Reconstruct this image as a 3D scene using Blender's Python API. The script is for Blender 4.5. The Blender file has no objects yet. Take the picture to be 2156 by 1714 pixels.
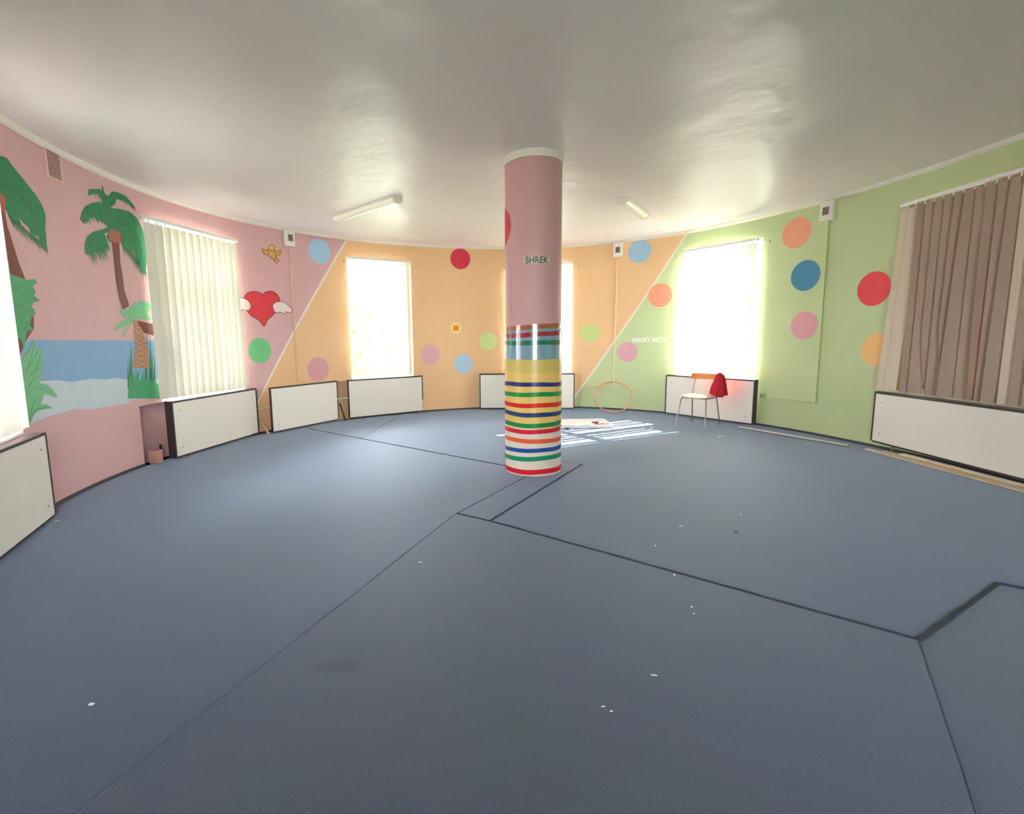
import bpy, bmesh, math, random
from mathutils import Vector, Matrix
from mathutils.geometry import delaunay_2d_cdt

random.seed(7)
sc = bpy.context.scene
COL = sc.collection
R_ = math.radians

# ------------------------------------------------------------------ camera
W, H = 2156, 1714
F_PX, PITCH, ROLL, PX, PY = 1000.0, 0.12353, -0.01522, -90.0, -18.99
CAM_H = 1.4
CEIL = 3.1606
cam_d = bpy.data.cameras.new('camera')
cam = bpy.data.objects.new('camera', cam_d)
COL.objects.link(cam)
cam_d.sensor_width = 36
cam_d.sensor_fit = 'HORIZONTAL'
cam_d.lens = F_PX * 36 / W
cam_d.shift_x = -PX / W
cam_d.shift_y = PY / W
cam_d.clip_start = 0.05
c_, s_, cp_, sp_ = math.cos(ROLL), math.sin(ROLL), math.cos(PITCH), math.sin(PITCH)
right = Vector((c_, sp_ * s_, cp_ * s_))
up = Vector((-s_, sp_ * c_, cp_ * c_))
fwd = Vector((0, cp_, -sp_))
cam.matrix_world = Matrix(((right.x, up.x, -fwd.x, 0), (right.y, up.y, -fwd.y, 0),
                           (right.z, up.z, -fwd.z, CAM_H), (0, 0, 0, 1)))
sc.camera = cam

# ------------------------------------------------------------------ world, sun, exposure
sc.view_settings.view_transform = 'Standard'
sc.view_settings.look = 'None'
sc.view_settings.gamma = 1
sc.view_settings.use_curve_mapping = False
sc.view_settings.exposure = 2.1
sc.cycles.use_denoising = True
sc.cycles.max_bounces = 12
sc.cycles.diffuse_bounces = 8
sc.cycles.transmission_bounces = 8
sc.cycles.transparent_max_bounces = 24
sc.cycles.sample_clamp_indirect = 6
world = bpy.data.worlds.new('sky')
sc.world = world
world.use_nodes = True
bg = world.node_tree.nodes['Background']
bg.inputs[0].default_value = (0.93, 0.95, 1.0, 1)
bg.inputs[1].default_value = 9.0
SUN_DIR = Vector((0.905 * math.cos(R_(35)), 0.425 * math.cos(R_(35)), math.sin(R_(35)))).normalized()
sun_d = bpy.data.lights.new('sun', 'SUN')
sun_d.energy = 26
sun_d.angle = R_(0.35)
sun_d.color = (1.0, 0.96, 0.92)
sun = bpy.data.objects.new('sun', sun_d)
COL.objects.link(sun)
sun.rotation_euler = SUN_DIR.to_track_quat('Z', 'Y').to_euler()
sun.location = (12, 10, 9)

# ------------------------------------------------------------------ room plan
CX, CY = 0.50504 * 1.4, 3.58351 * 1.4
CO = [v * 1.4 for v in (3.17006, 0.01674, -0.00975, 0.02626, 0.0425, -0.01694, 0.02246)]
def RW(th):
    r = CO[0]
    for n in (2, 3, 4):
        r += CO[2 * n - 3] * math.cos(n * th) + CO[2 * n - 2] * math.sin(n * th)
    return r
def wp(deg, z=0.0, off=0.0):
    """point on the inner wall face at plan angle deg; off > 0 goes into the room"""
    t = R_(deg)
    r = RW(t) - off
    return Vector((CX + r * math.sin(t), CY + r * math.cos(t), z))
def ray(px, py):
    x = (px - W / 2 - PX) / F_PX
    z = -(py - H / 2 - PY) / F_PX
    x, z = c_ * x - s_ * z, s_ * x + c_ * z
    return Vector((x, cp_ + sp_ * z, -sp_ + cp_ * z))
def on_wall(px, py):
    """plan angle (deg) and height of the wall point seen at a pixel"""
    d = ray(px, py)
    a = d.x * d.x + d.y * d.y
    t = 8.0
    r = 4.43
    for _ in range(25):
        b = d.x * CX + d.y * CY
        cc = CX * CX + CY * CY - r * r
        t = (b + math.sqrt(max(b * b - a * cc, 1e-9))) / a
        x, y = d.x * t - CX, d.y * t - CY
        r = RW(math.atan2(x, y))
    return math.degrees(math.atan2(d.x * t - CX, d.y * t - CY)), CAM_H + d.z * t
def at_z(px, py, z):
    d = ray(px, py)
    t = (z - CAM_H) / d.z
    return Vector((d.x * t, d.y * t, z))

# ------------------------------------------------------------------ materials
def lin(c):
    return tuple((v / 255 / 12.92) if v / 255 <= 0.04045 else ((v / 255 + 0.055) / 1.055) ** 2.4 for v in c) + (1,)
MATS = {}
def mat(name, rgb, rough=0.6, metal=0.0, noise=0.06, nscale=30, bump=0.0, bscale=60, spec=0.5, trans=0.0):
    if name in MATS: return MATS[name]
    m = bpy.data.materials.new(name)
    m.use_nodes = True
    nt = m.node_tree
    b = nt.nodes['Principled BSDF']
    b.inputs['Roughness'].default_value = rough
    b.inputs['Metallic'].default_value = metal
    b.inputs['Specular IOR Level'].default_value = spec
    tc = nt.nodes.new('ShaderNodeTexCoord')
    no = nt.nodes.new('ShaderNodeTexNoise')
    no.inputs['Scale'].default_value = nscale
    no.inputs['Detail'].default_value = 4
    nt.links.new(tc.outputs['Object'], no.inputs['Vector'])
    mx = nt.nodes.new('ShaderNodeMix'); mx.data_type = 'RGBA'
    c = lin(rgb)
    mx.inputs[6].default_value = tuple(v * (1 - noise) for v in c[:3]) + (1,)
    mx.inputs[7].default_value = tuple(min(1, v * (1 + noise)) for v in c[:3]) + (1,)
    nt.links.new(no.outputs['Fac'], mx.inputs[0])
    nt.links.new(mx.outputs[2], b.inputs['Base Color'])
    if bump:
        n2 = nt.nodes.new('ShaderNodeTexNoise'); n2.inputs['Scale'].default_value = bscale
        n2.inputs['Detail'].default_value = 3
        nt.links.new(tc.outputs['Object'], n2.inputs['Vector'])
        bp = nt.nodes.new('ShaderNodeBump'); bp.inputs['Strength'].default_value = bump
        bp.inputs['Distance'].default_value = 0.01
        nt.links.new(n2.outputs['Fac'], bp.inputs['Height'])
        nt.links.new(bp.outputs['Normal'], b.inputs['Normal'])
    if trans:
        out = nt.nodes['Material Output']
        tr = nt.nodes.new('ShaderNodeBsdfTranslucent')
        nt.links.new(mx.outputs[2], tr.inputs['Color'])
        ms = nt.nodes.new('ShaderNodeMixShader'); ms.inputs[0].default_value = trans
        nt.links.new(b.outputs[0], ms.inputs[1]); nt.links.new(tr.outputs[0], ms.inputs[2])
        nt.links.new(ms.outputs[0], out.inputs['Surface'])
    MATS[name] = m
    return m

PINK, ORANGE, GREEN = (216, 172, 174), (236, 192, 146), (198, 212, 162)

def wall_material():
    """three painted fields, split by two slanting white lines, on a curved plaster wall"""
    m = bpy.data.materials.new('painted_wall'); m.use_nodes = True
    nt = m.node_tree; N = nt.nodes; L = nt.links
    b = N['Principled BSDF']; b.inputs['Roughness'].default_value = 0.62
    tc = N.new('ShaderNodeTexCoord'); sp = N.new('ShaderNodeSeparateXYZ')
    L.new(tc.outputs['Object'], sp.inputs[0])
    def math_(op, a, bb):
        n = N.new('ShaderNodeMath'); n.operation = op
        for i, v in enumerate((a, bb)):
            if v is None: continue
            if isinstance(v, (int, float)): n.inputs[i].default_value = v
            else: L.new(v, n.inputs[i])
        return n.outputs[0]
    dx = math_('SUBTRACT', sp.outputs['X'], CX); dy = math_('SUBTRACT', sp.outputs['Y'], CY)
    th = math_('MULTIPLY', math_('ARCTAN2', dx, dy), 180 / math.pi)
    z = sp.outputs['Z']
    def line(p, q):        # signed distance-ish (degrees) right of the slanting line through p, q = (deg, z)
        k = (q[0] - p[0]) / (q[1] - p[1])
        t = math_('MULTIPLY', math_('SUBTRACT', z, p[1]), k)
        return math_('SUBTRACT', math_('SUBTRACT', th, p[0]), t)
    pa, pb = on_wall(733, 500), on_wall(560, 812)
    qa, qb = on_wall(1447, 490), on_wall(1238, 797)
    d1, d2 = line(pa, pb), line(qa, qb)
    def mixc(fac, a, bb):
        n = N.new('ShaderNodeMix'); n.data_type = 'RGBA'
        L.new(fac, n.inputs[0])
        for i, v in ((6, a), (7, bb)):
            if isinstance(v, tuple): n.inputs[i].default_value = v
            else: L.new(v, n.inputs[i])
        return n.outputs[2]
    c = mixc(math_('GREATER_THAN', d1, 0.0), lin(PINK), lin(ORANGE))
    c = mixc(math_('GREATER_THAN', d2, 0.0), c, lin(GREEN))
    white = lin((236, 226, 214))
    w1 = math_('LESS_THAN', math_('ABSOLUTE', d1, None), 0.27)
    w2 = math_('LESS_THAN', math_('ABSOLUTE', d2, None), 0.27)
    c = mixc(math_('MAXIMUM', w1, w2), c, white)
    no = N.new('ShaderNodeTexNoise'); no.inputs['Scale'].default_value = 1.6; no.inputs['Detail'].default_value = 6
    L.new(tc.outputs['Object'], no.inputs['Vector'])
    mr = N.new('ShaderNodeMapRange'); mr.inputs[3].default_value = 0.93; mr.inputs[4].default_value = 1.06
    L.new(no.outputs['Fac'], mr.inputs[0])
    hs = N.new('ShaderNodeHueSaturation'); L.new(c, hs.inputs['Color']); L.new(mr.outputs[0], hs.inputs['Value'])
    L.new(hs.outputs[0], b.inputs['Base Color'])
    n2 = N.new('ShaderNodeTexNoise'); n2.inputs['Scale'].default_value = 9; n2.inputs['Detail'].default_value = 8
    L.new(tc.outputs['Object'], n2.inputs['Vector'])
    bp = N.new('ShaderNodeBump'); bp.inputs['Strength'].default_value = 0.35; bp.inputs['Distance'].default_value = 0.015
    L.new(n2.outputs['Fac'], bp.inputs['Height']); L.new(bp.outputs[0], b.inputs['Normal'])
    return m

def ceiling_material():
    m = bpy.data.materials.new('uneven_white_plaster'); m.use_nodes = True
    nt = m.node_tree; N = nt.nodes; L = nt.links
    b = N['Principled BSDF']; b.inputs['Roughness'].default_value = 0.38; b.inputs['Base Color'].default_value = lin((240, 234, 236))
    b.inputs['Specular IOR Level'].default_value = 0.35
    tc = N.new('ShaderNodeTexCoord')
    n1 = N.new('ShaderNodeTexNoise'); n1.inputs['Scale'].default_value = 0.8; n1.inputs['Detail'].default_value = 4
    n2 = N.new('ShaderNodeTexNoise'); n2.inputs['Scale'].default_value = 22; n2.inputs['Detail'].default_value = 5
    for n in (n1, n2): L.new(tc.outputs['Object'], n.inputs['Vector'])
    b1 = N.new('ShaderNodeBump'); b1.inputs['Strength'].default_value = 0.7; b1.inputs['Distance'].default_value = 0.12
    b2 = N.new('ShaderNodeBump'); b2.inputs['Strength'].default_value = 0.15; b2.inputs['Distance'].default_value = 0.01
    L.new(n1.outputs['Fac'], b1.inputs['Height']); L.new(n2.outputs['Fac'], b2.inputs['Height'])
    L.new(b1.outputs[0], b2.inputs['Normal']); L.new(b2.outputs[0], b.inputs['Normal'])
    return m

def carpet_material(name, cols):
    m = bpy.data.materials.new(name); m.use_nodes = True
    nt = m.node_tree; N = nt.nodes; L = nt.links
    b = N['Principled BSDF']; b.inputs['Roughness'].default_value = 0.62
    b.inputs['Specular IOR Level'].default_value = 0.42
    b.inputs['Sheen Weight'].default_value = 0.6; b.inputs['Sheen Tint'].default_value = (0.62, 0.76, 1.0, 1); b.inputs['Sheen Roughness'].default_value = 0.5
    tc = N.new('ShaderNodeTexCoord')
    def noise(s, d=5, r=0.55):
        n = N.new('ShaderNodeTexNoise'); n.inputs['Scale'].default_value = s
        n.inputs['Detail'].default_value = d; n.inputs['Roughness'].default_value = r
        L.new(tc.outputs['Object'], n.inputs['Vector']); return n.outputs['Fac']
    def ramp(f, stops):
        r = N.new('ShaderNodeValToRGB'); L.new(f, r.inputs[0])
        e = r.color_ramp.elements
        e[0].position, e[0].color = stops[0]; e[1].position, e[1].color = stops[1]
        for p, c in stops[2:]:
            x = e.new(p); x.color = c
        return r.outputs[0]
    base = ramp(noise(0.9, 3), [(0.36, lin(cols[0])), (0.64, lin(cols[1])), (0.5, lin(cols[2])), (0.57, lin(cols[3]))])
    grain = ramp(noise(160, 3, 0.8), [(0.3, (0.62, 0.62, 0.62, 1)), (0.72, (1.3, 1.3, 1.3, 1))])
    mx = N.new('ShaderNodeMix'); mx.data_type = 'RGBA'; mx.blend_type = 'MULTIPLY'; mx.inputs[0].default_value = 1
    L.new(base, mx.inputs[6]); L.new(grain, mx.inputs[7])
    col = mx.outputs[2]
    # one brown spill, with a shape of its own
    sp = at_z(712, 1408, 0)
    mp = N.new('ShaderNodeMapping'); mp.inputs['Location'].default_value = (-sp.x, -sp.y, 0)
    L.new(tc.outputs['Object'], mp.inputs['Vector'])
    m2 = N.new('ShaderNodeMapping'); m2.inputs['Scale'].default_value = (1 / 0.11, 1 / 0.05, 0)
    L.new(mp.outputs[0], m2.inputs['Vector'])
    ln = N.new('ShaderNodeVectorMath'); ln.operation = 'LENGTH'; L.new(m2.outputs[0], ln.inputs[0])
    ad = N.new('ShaderNodeMath'); ad.operation = 'ADD'; L.new(ln.outputs['Value'], ad.inputs[0]); L.new(noise(16), ad.inputs[1])
    st = ramp(ad.outputs[0], [(0.9, (1, 1, 1, 1)), (1.0, (1, 1, 1, 1))])
    mr = N.new('ShaderNodeMapRange'); mr.inputs[1].default_value = 1.0; mr.inputs[2].default_value = 1.9
    mr.inputs[3].default_value = 0.85; mr.inputs[4].default_value = 0.0
    L.new(ad.outputs[0], mr.inputs[0])
    m3 = N.new('ShaderNodeMix'); m3.data_type = 'RGBA'; L.new(mr.outputs[0], m3.inputs[0]); L.new(col, m3.inputs[6])
    m3.inputs[7].default_value = lin((36, 30, 27))
    col = m3.outputs[2]
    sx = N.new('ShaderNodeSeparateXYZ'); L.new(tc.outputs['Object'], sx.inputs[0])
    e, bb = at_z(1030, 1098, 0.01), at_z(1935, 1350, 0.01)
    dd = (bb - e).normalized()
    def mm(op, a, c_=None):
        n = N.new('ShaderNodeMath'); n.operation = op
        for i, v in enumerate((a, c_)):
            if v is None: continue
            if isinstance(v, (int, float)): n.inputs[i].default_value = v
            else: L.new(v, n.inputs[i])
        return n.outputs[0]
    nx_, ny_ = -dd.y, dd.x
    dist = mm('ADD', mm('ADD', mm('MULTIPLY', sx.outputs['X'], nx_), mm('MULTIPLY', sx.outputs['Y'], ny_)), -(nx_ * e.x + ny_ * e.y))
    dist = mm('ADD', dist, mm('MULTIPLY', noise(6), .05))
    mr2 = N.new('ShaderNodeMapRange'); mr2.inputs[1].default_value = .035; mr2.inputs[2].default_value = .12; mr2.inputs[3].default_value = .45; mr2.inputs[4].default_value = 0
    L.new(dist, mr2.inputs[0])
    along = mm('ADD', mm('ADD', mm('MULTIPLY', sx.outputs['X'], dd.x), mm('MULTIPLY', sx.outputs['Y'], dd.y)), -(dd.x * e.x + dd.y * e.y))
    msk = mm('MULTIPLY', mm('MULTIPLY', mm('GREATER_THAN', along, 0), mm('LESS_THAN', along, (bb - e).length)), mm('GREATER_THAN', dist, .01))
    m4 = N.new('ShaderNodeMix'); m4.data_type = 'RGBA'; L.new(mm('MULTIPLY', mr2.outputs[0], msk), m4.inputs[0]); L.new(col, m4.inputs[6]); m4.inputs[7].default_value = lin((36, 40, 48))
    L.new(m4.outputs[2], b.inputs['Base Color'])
    bp = N.new('ShaderNodeBump'); bp.inputs['Strength'].default_value = 0.4; bp.inputs['Distance'].default_value = 0.004
    L.new(noise(220, 2), bp.inputs['Height']); L.new(bp.outputs[0], b.inputs['Normal'])
    return m

def glass_material():
    m = bpy.data.materials.new('window_glass'); m.use_nodes = True
    nt = m.node_tree; N = nt.nodes; L = nt.links
    N.remove(N['Principled BSDF'])
    t = N.new('ShaderNodeBsdfTransparent'); t.inputs[0].default_value = (0.95, 0.98, 0.97, 1)
    g = N.new('ShaderNodeBsdfGlossy'); g.inputs['Roughness'].default_value = 0.02
    fr = N.new('ShaderNodeFresnel'); fr.inputs[0].default_value = 1.45
    ms = N.new('ShaderNodeMixShader')
    L.new(fr.outputs[0], ms.inputs[0]); L.new(t.outputs[0], ms.inputs[1]); L.new(g.outputs[0], ms.inputs[2])
    L.new(ms.outputs[0], N['Material Output'].inputs['Surface'])
    return m

def clear_film_material():
    m = bpy.data.materials.new('clear_film'); m.use_nodes = True
    nt = m.node_tree; N = nt.nodes; L = nt.links
    N.remove(N['Principled BSDF'])
    t = N.new('ShaderNodeBsdfTransparent'); t.inputs[0].default_value = (0.97, 0.97, 0.97, 1)
    g = N.new('ShaderNodeBsdfGlossy'); g.inputs['Roughness'].default_value = 0.12
    ms = N.new('ShaderNodeMixShader'); ms.inputs[0].default_value = 0.07
    L.new(t.outputs[0], ms.inputs[1]); L.new(g.outputs[0], ms.inputs[2])
    L.new(ms.outputs[0], N['Material Output'].inputs['Surface'])
    return m

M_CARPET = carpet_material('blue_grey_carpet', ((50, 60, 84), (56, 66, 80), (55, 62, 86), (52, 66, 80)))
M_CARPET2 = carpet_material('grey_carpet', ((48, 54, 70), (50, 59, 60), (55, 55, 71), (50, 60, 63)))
M_WALL, M_CEIL, M_GLASS, M_FILM = wall_material(), ceiling_material(), glass_material(), clear_film_material()
M_WHITE = mat('white_paint', (234, 228, 220), 0.45)
M_PVC = mat('white_window_frame', (236, 238, 238), 0.3)
M_BOARD = mat('white_laminate', (240, 233, 225), 0.42, noise=0.02, nscale=6)
M_EDGE = mat('dark_brown_edging', (66, 52, 52), 0.5)
M_METAL = mat('grey_metal', (150, 150, 154), 0.32, metal=0.8)
M_DARK = mat('dark_void', (34, 30, 30), 0.8)
M_SLAT = mat('cream_blind_fabric', (232, 228, 214), 0.8, noise=0.03, nscale=200, trans=0.11)
M_SLATW = mat('white_blind_fabric', (244, 240, 234), 0.8, noise=0.03, nscale=200, trans=0.2)
M_SLATO = mat('white_blind_fabric_thick', (240, 236, 228), 0.8, noise=0.03, nscale=200, trans=0.05)
M_SLATB = mat('beige_blind_fabric', (186, 164, 148), 0.85, noise=0.05, nscale=160, trans=0.05)
M_SLATL = mat('pale_beige_blind_fabric', (226, 210, 190), 0.85, noise=0.05, nscale=160, trans=0.06)

# ------------------------------------------------------------------ mesh helpers
class MB:
    def __init__(s): s.v = []; s.f = []
    def add(s, vs, fs):
        o = len(s.v); s.v += [tuple(v) for v in vs]; s.f += [tuple(i + o for i in f) for f in fs]; return s
    def box(s, x0, x1, y0, y1, z0, z1):
        return s.add([(x, y, z) for z in (z0, z1) for y in (y0, y1) for x in (x0, x1)],
                     [(0, 2, 3, 1), (4, 5, 7, 6), (0, 1, 5, 4), (2, 6, 7, 3), (0, 4, 6, 2), (1, 3, 7, 5)])
    def tube(s, pts, r, n=10, closed=False):
        pts = [Vector(p) for p in pts]
        k = len(pts); rings = []
        prev = None
        for i, p in enumerate(pts):
            a = pts[(i - 1) % k] if (closed or i > 0) else p
            b = pts[(i + 1) % k] if (closed or i < k - 1) else p
            t = (b - a).normalized()
            if prev is None:
                u = t.orthogonal().normalized()
            else:
                u = (prev - t * prev.dot(t)).normalized()
            prev = u
            w = t.cross(u)
            rr = r[i] if isinstance(r, (list, tuple)) else r
            rings.append([p + (u * math.cos(2 * math.pi * j / n) + w * math.sin(2 * math.pi * j / n)) * rr for j in range(n)])
        vs = [v for ring in rings for v in ring]
        fs = []
        for i in range(k if closed else k - 1):
            for j in range(n):
                a, b2 = i * n + j, i * n + (j + 1) % n
                c, d = ((i + 1) % k) * n + (j + 1) % n, ((i + 1) % k) * n + j
                fs.append((a, b2, c, d))
        if not closed:
            fs.append(tuple(reversed(range(n)))); fs.append(tuple((k - 1) * n + j for j in range(n)))
        return s.add(vs, fs)
    def prism(s, prof, x0, x1):          # profile in (y, z), extruded along x
        n = len(prof)
        vs = [(x0, y, z) for y, z in prof] + [(x1, y, z) for y, z in prof]
        fs = [(i, (i + 1) % n, n + (i + 1) % n, n + i) for i in range(n)]
        fs += [tuple(reversed(range(n))), tuple(range(n, 2 * n))]
        return s.add(vs, fs)
    def slab(s, poly, z0, z1):           # plan polygon (ccw)
        n = len(poly)
        vs = [(p[0], p[1], z0) for p in poly] + [(p[0], p[1], z1) for p in poly]
        fs = [(i, (i + 1) % n, n + (i + 1) % n, n + i) for i in range(n)]
        fs += [tuple(reversed(range(n))), tuple(range(n, 2 * n))]
        return s.add(vs, fs)
    def ring(s, r0, r1, z0, z1, n=64, cx=0, cy=0, dz=None):
        vs = []
        for i in range(n):
            a = 2 * math.pi * i / n
            o = dz(a) if dz else 0
            for r, z in ((r0, z0), (r1, z0), (r1, z1), (r0, z1)):
                vs.append((cx + r * math.sin(a), cy - r * math.cos(a), z + o))
        fs = []
        for i in range(n):
            a, b = i * 4, ((i + 1) % n) * 4
            for k in range(4):
                fs.append((a + k, a + (k + 1) % 4, b + (k + 1) % 4, b + k))
        return s.add(vs, fs)
    def build(s, name, m, parent=None, smooth=False, bevel=0, loc=None):
        me = bpy.data.meshes.new(name)
        me.from_pydata(s.v, [], s.f)
        bm = bmesh.new(); bm.from_mesh(me)
        bmesh.ops.recalc_face_normals(bm, faces=bm.faces); bm.to_mesh(me); bm.free()
        me.materials.append(m)
        if smooth:
            for p in me.polygons: p.use_smooth = True
        o = bpy.data.objects.new(name, me); COL.objects.link(o)
        if parent: o.parent = parent
        if loc: o.location = loc
        if bevel:
            b = o.modifiers.new('bevel', 'BEVEL'); b.width = bevel; b.segments = 2; b.limit_method = 'ANGLE'
        if smooth:
            me.set_sharp_from_angle(angle=R_(40))
        return o
def thing(name, label, cat, loc=(0, 0, 0), rz=0, group=None):
    o = bpy.data.objects.new(name, None); COL.objects.link(o)
    o.empty_display_size = 0.1
    o.location = loc; o.rotation_euler = (0, 0, rz)
    return tag(o, label, cat, group)
def tag(o, label, cat, group=None):
    o['label'] = label; o['category'] = cat
    if group: o['group'] = group
    return o
def struct(o):
    o['kind'] = 'structure'; return o

# ------------------------------------------------------------------ room shell
WIN = [(-122.5, -107.2), (-81.4, -64.1), (-39.3, -23.6), (1.0, 16.9), (42.3, 58.2), (82.6, 102.5)]
SILL, HEAD = 0.70, 2.84
TH = 0.34
NICHE = {1: (-86.0, -61.6), 2: (-43.4, -22.4)}
def curved_wall(name, a0, a1):
    br = {a0, a1}
    k = a0
    while k < a1: br.add(round(k, 3)); k += 1.0
    for w in WIN:
        for e in w:
            if a0 < e < a1: br.add(e)
    for w in NICHE.values():
        for e in w:
            if a0 < e < a1: br.add(e)
    br = sorted(br)
    mb = MB()
    def patch(pts): mb.add(pts, [tuple(range(len(pts)))])
    def quadgrid(ta, tb, z0, z1, oa, ob):
        patch([wp(ta, z0, oa), wp(tb, z0, ob), wp(tb, z1, ob), wp(ta, z1, oa)])
    for ta, tb in zip(br[:-1], br[1:]):
        mid = (ta + tb) / 2
        win = any(w[0] < mid < w[1] for w in WIN)
        ni = -0.11 if any(w[0] < mid < w[1] for w in NICHE.values()) else 0.0
        zs = [0, SILL, HEAD, CEIL]
        quadgrid(ta, tb, 0, SILL, ni, ni); 
        if ni: patch([wp(ta, SILL, ni), wp(tb, SILL, ni), wp(tb, SILL, 0), wp(ta, SILL, 0)])
        quadgrid(ta, tb, 0, SILL, -TH, -TH)
        quadgrid(ta, tb, HEAD, CEIL, 0, 0); quadgrid(ta, tb, HEAD, CEIL, -TH, -TH)
        if win:
            for z in (SILL, HEAD):
                patch([wp(ta, z, 0), wp(tb, z, 0), wp(tb, z, -TH), wp(ta, z, -TH)])
        else:
            quadgrid(ta, tb, SILL, HEAD, 0, 0); quadgrid(ta, tb, SILL, HEAD, -TH, -TH)
        for z in (0, CEIL):
            patch([wp(ta, z, 0), wp(tb, z, 0), wp(tb, z, -TH), wp(ta, z, -TH)])
    for w in WIN:
        for e in w:
            if a0 < e < a1:
                patch([wp(e, SILL, 0), wp(e, SILL, -TH), wp(e, HEAD, -TH), wp(e, HEAD, 0)])
    for w in NICHE.values():
        for e in w:
            if a0 < e < a1:
                patch([wp(e, 0, 0), wp(e, 0, -0.11), wp(e, SILL, -0.11), wp(e, SILL, 0)])
    me = bpy.data.meshes.new(name); me.from_pydata(mb.v, [], mb.f)
    bm = bmesh.new(); bm.from_mesh(me); bmesh.ops.remove_doubles(bm, verts=bm.verts, dist=1e-4)
    bm.to_mesh(me); bm.free()
    me.materials.append(M_WALL)
    o = bpy.data.objects.new(name, me); COL.objects.link(o)
    return struct(o)
A0, A1 = -128.0, 128.0
curved_wall('wall_left', A0, -52.0)
curved_wall('wall_far', -52.0, 30.0)
curved_wall('wall_right', 30.0, A1)
YB = -2.2
pl, pr = wp(A0), wp(A1)
# straight stretches beside and behind the camera
struct(MB().box(pl.x - TH, pl.x, YB, pl.y, 0, CEIL).build('wall_left_straight', M_WALL))
struct(MB().box(pr.x, pr.x + TH, YB, pr.y, 0, CEIL).build('wall_right_straight', M_WALL))
mb = MB()
fill_win = [(-0.3, 1.4)]
xs = [pl.x - TH, -0.3, 1.4, pr.x + TH]
for i in (0, 2): mb.box(xs[i], xs[i + 1], YB - TH, YB, 0, CEIL)
for a, b in fill_win: mb.box(a, b, YB - TH, YB, 0, 0.8); mb.box(a, b, YB - TH, YB, 2.7, CEIL)
struct(mb.build('wall_back', M_WALL))
outline = [wp(a, 0, -TH) for a in [A0 + i * (A1 - A0) / 96 for i in range(97)]]
poly = [(pr.x + TH, YB - TH)] + [(p.x, p.y) for p in reversed(outline)] + [(pl.x - TH, YB - TH)]
poly = poly  # counter-clockwise when seen from above
struct(MB().slab(poly, -0.2, 0.0).build('floor', mat('screed', (120, 116, 110), 0.9)))
struct(MB().slab(poly, CEIL, CEIL + 0.25).build('ceiling', M_CEIL))
# coving strip
mb = MB()
angs = [A0 + i * (A1 - A0) / 128 for i in range(129)]
for a, b in zip(angs[:-1], angs[1:]):
    q = []
    for t in (a, b):
        q += [wp(t, CEIL, 0.0), wp(t, CEIL, 0.05), wp(t, CEIL - 0.018, 0.045), wp(t, CEIL - 0.042, 0.014), wp(t, CEIL - 0.045, 0.0)]
    mb.add(q, [(i, (i + 1) % 5, 5 + (i + 1) % 5, 5 + i) for i in range(5)])
struct(mb.build('trim_1', M_WHITE, smooth=True))
# dark foot strip where carpet meets wall
mb = MB()
for a, b in zip(angs[:-1], angs[1:]):
    if any(w[0] - .5 < (a + b) / 2 < w[1] + .5 for w in NICHE.values()): continue
    q = []
    for t in (a, b):
        q += [wp(t, 0.01, 0.0), wp(t, 0.01, 0.016), wp(t, 0.035, 0.012), wp(t, 0.04, 0.0)]
    mb.add(q, [(i, (i + 1) % 4, 4 + (i + 1) % 4, 4 + i) for i in range(4)])
struct(mb.build('foot_strip_curved', mat('dark_foot_strip', (62, 62, 70), 0.6)))

# ------------------------------------------------------------------ windows
def chord(a0, a1, off):
    """mid point, rotation and width of a straight element spanning two plan angles"""
    p, q = wp(a0, 0, off), wp(a1, 0, off)
    d = q - p
    return (p + q) / 2, math.atan2(d.y, d.x), d.length
for i, (a0, a1) in enumerate(WIN):
    mid, rz, wd = chord(a0, a1, -0.20)
    fr = MB(); t = 0.06; hw = wd / 2 + 0.0
    fr.box(-hw, -hw + t, -.03, .04, SILL, HEAD).box(hw - t, hw, -.03, .04, SILL, HEAD)
    fr.box(-hw + t, hw - t, -.03, .04, SILL, SILL + t).box(-hw + t, hw - t, -.03, .04, HEAD - t, HEAD)
    fr.box(-hw + t, hw - t, -.03, .04, 2.06, 2.14)
    fr.box(-.045, .045, -.035, .04, SILL + t, 2.06)
    o = fr.build('window_%d' % (i + 1), M_PVC, bevel=0.006)
    o.location = (mid.x, mid.y, 0); o.rotation_euler = (0, 0, rz)
    struct(o)
    for x0, x1, z0, z1 in ((-hw + t, -.045, SILL + t, 2.06), (.045, hw - t, SILL + t, 2.06), (-hw + t, hw - t, 2.14, HEAD - t)):
        struct(MB().box(x0, x1, 0, .006, z0, z1).build('pane', M_GLASS, o))
    si = MB().box(-hw, hw, -.20, -.035, SILL, SILL + .025).build('window_sill', M_WHITE, o, bevel=.005)
    struct(si)
    ld = bpy.data.lights.new('sky_portal', 'AREA'); ld.shape = 'RECTANGLE'; ld.size = wd; ld.size_y = HEAD - SILL
    ld.cycles.is_portal = True
    lo = bpy.data.objects.new('sky_portal', ld); COL.objects.link(lo)
    m2, r2, w2 = chord(a0, a1, -TH - .02)
    lo.location = (m2.x, m2.y, (SILL + HEAD) / 2); lo.rotation_euler = (R_(90), 0, r2 + math.pi)
    lo.rotation_euler = (R_(-90), 0, r2)
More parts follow.
